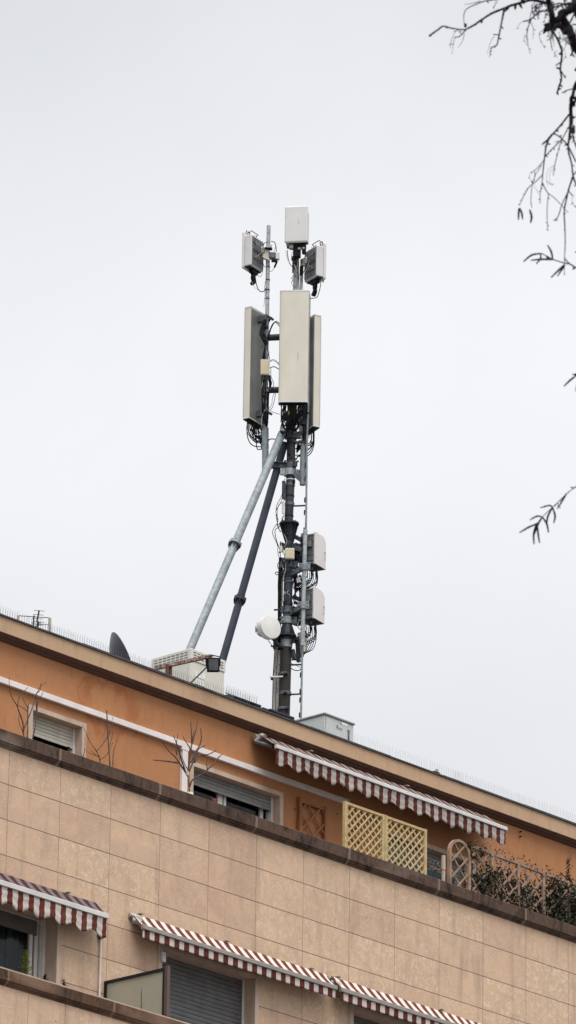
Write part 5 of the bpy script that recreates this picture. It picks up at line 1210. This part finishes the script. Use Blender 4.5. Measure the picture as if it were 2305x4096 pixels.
for q, w in (([(1076, 290), (1030, 300)], 8), ([(1076, 310), (1000, 370), (928, 440)], 8), ([(1090, 400), (1072, 500)], 7), ([(605, 2105), (500, 2150), (388, 2215)], 8), ([(590, 2110), (562, 2230), (565, 2355)], 8), ([(605, 2115), (615, 2230), (632, 2340)], 8), ([(665, 2030), (620, 2100), (572, 2230)], 8), ([(670, 2025), (600, 2015), (512, 2062)], 7),
              ([(672, 2030), (720, 2110), (742, 2215)], 8), ([(790, 1910), (735, 2010), (718, 2110)], 8), ([(785, 1905), (750, 1885), (640, 1912)], 7), ([(792, 1910), (820, 2010), (805, 2100)], 8), ([(960, 1740), (910, 1820), (870, 1895)], 8), ([(1076, 1665), (1040, 1670), (1003, 1662)], 5)): catkin(zT3, q, w)
br(zT3, [(1120, 1620), (1040, 1680), (960, 1745), (870, 1830), (790, 1905), (660, 2030), (600, 2110)], (4, 4), 'bark_g'); br(zT3, [(860, 1890), (885, 1918)], (5, 4)); br(zT3, [(850, 1850), (862, 1890), (845, 1920)], (5, 3)); br(zT3, [(1110, 300), (1070, 305)], (12, 10))
# links back to the trunk so that nothing floats beyond the frame
for a, b, w in (((2310, 260), (2500, 420), 50), ((2290, 10), (2420, 330), 30), ((2325, 300), (2520, 480), 22), ((2318, 640), (2560, 600), 10), ((2310, 1080), (2620, 900), 12), ((2330, 1498), (2700, 1180), 12), ((2310, 1935), (2790, 1400), 10), ((2345, 600), (2600, 700), 8)):
    MB().tube([F(*a), F((a[0]+b[0])/2, (a[1]+b[1])/2 - 20), F(*b)], w/2/PT, 8).build('branch', 'bark', tree)

# ------------------------------------------------------------------ world, sun, camera
w = bpy.data.worlds.new('World'); scn.world = w; w.use_nodes = True; nt = w.node_tree; nt.nodes.clear()
SE, SA = math.radians(67), math.atan2(-.55, -.85)      # sun in front of the facade, a little to the left
sky = N(nt, 'ShaderNodeTexSky'); sky.sky_type = 'NISHITA'; sky.sun_disc = False; sky.sun_elevation = SE; sky.sun_rotation = SA
bg1 = N(nt, 'ShaderNodeBackground'); bg1.inputs['Strength'].default_value = .10; nt.links.new(sky.outputs[0], bg1.inputs[0])
tc = N(nt, 'ShaderNodeTexCoord'); sp = N(nt, 'ShaderNodeSeparateXYZ'); nt.links.new(tc.outputs['Generated'], sp.inputs[0])
up = N(nt, 'ShaderNodeValToRGB'); cr_ = up.color_ramp; cr_.interpolation = 'EASE'
for k, (p_, v_) in enumerate(((0, .15), (.28, .262), (.37, .312), (.445, .266), (.62, .45), (1, 1.0))):
    e_ = cr_.elements[k] if k < 2 else cr_.elements.new(p_)
    e_.position = p_; e_.color = (v_, v_, v_, 1)
nt.links.new(sp.outputs[2], up.inputs[0])
cn_ = noise(nt, tc.outputs['Generated'], 7.0, 4, .3)
cl_ = N(nt, 'ShaderNodeMapRange'); cl_.inputs[1].default_value = .3; cl_.inputs[2].default_value = .7; cl_.inputs[3].default_value = .955; cl_.inputs[4].default_value = 1.03; nt.links.new(cn_, cl_.inputs[0])
dt_ = N(nt, 'ShaderNodeVectorMath'); dt_.operation = 'DOT_PRODUCT'; dt_.inputs[1].default_value = tuple(r_); nt.links.new(tc.outputs['Generated'], dt_.inputs[0])
hz_ = mth(nt, 'MINIMUM', mth(nt, 'MAXIMUM', dt_.outputs['Value'], -.12), .0)
hz_ = mth(nt, 'MULTIPLY', hz_, 2.2)
bg2 = N(nt, 'ShaderNodeBackground')
nt.links.new(mixc(nt, ramp(nt, cn_, .3, .7), (.955, .975, 1.0), (.985, .985, 1.0)), bg2.inputs[0])
nt.links.new(mth(nt, 'MULTIPLY', mth(nt, 'MULTIPLY', up.outputs[0], mth(nt, 'MULTIPLY_ADD', hz_, .9, 2.62)), cl_.outputs[0]), bg2.inputs['Strength'])
mx = N(nt, 'ShaderNodeMixShader'); mx.inputs[0].default_value = .93; nt.links.new(bg1.outputs[0], mx.inputs[1]); nt.links.new(bg2.outputs[0], mx.inputs[2])
out = N(nt, 'ShaderNodeOutputWorld'); nt.links.new(mx.outputs[0], out.inputs[0])
sl = bpy.data.lights.new('sun', 'SUN'); sl.energy = 2.3; sl.angle = math.radians(38); sl.color = (1, .97, .93)
so = bpy.data.objects.new('sun', sl); COL.objects.link(so)
sd = V3((-.55*math.cos(SE)/1.0124, -.85*math.cos(SE)/1.0124, math.sin(SE))); so.rotation_euler = sd.to_track_quat('Z', 'Y').to_euler(); so.location = (0, -20, 60)

cd = bpy.data.cameras.new('camera'); co = bpy.data.objects.new('camera', cd); COL.objects.link(co); scn.camera = co
cd.sensor_fit = 'VERTICAL'; cd.sensor_height = 36; cd.sensor_width = 36; cd.lens = FPX * 36 / 4096
mat = Matrix((RR[0], RR[1], -RR[2])).transposed().to_4x4(); mat.translation = CAM; co.matrix_world = mat
cd.clip_start = .5; cd.clip_end = 6000
cd.dof.use_dof = True; cd.dof.focus_distance = 87.0; cd.dof.aperture_fstop = 13
scn.view_settings.view_transform = 'Standard'; scn.view_settings.look = 'None'; scn.view_settings.exposure = 0.3; scn.view_settings.gamma = 1
for o in bpy.data.objects:
    if '_w' in o: del o['_w']
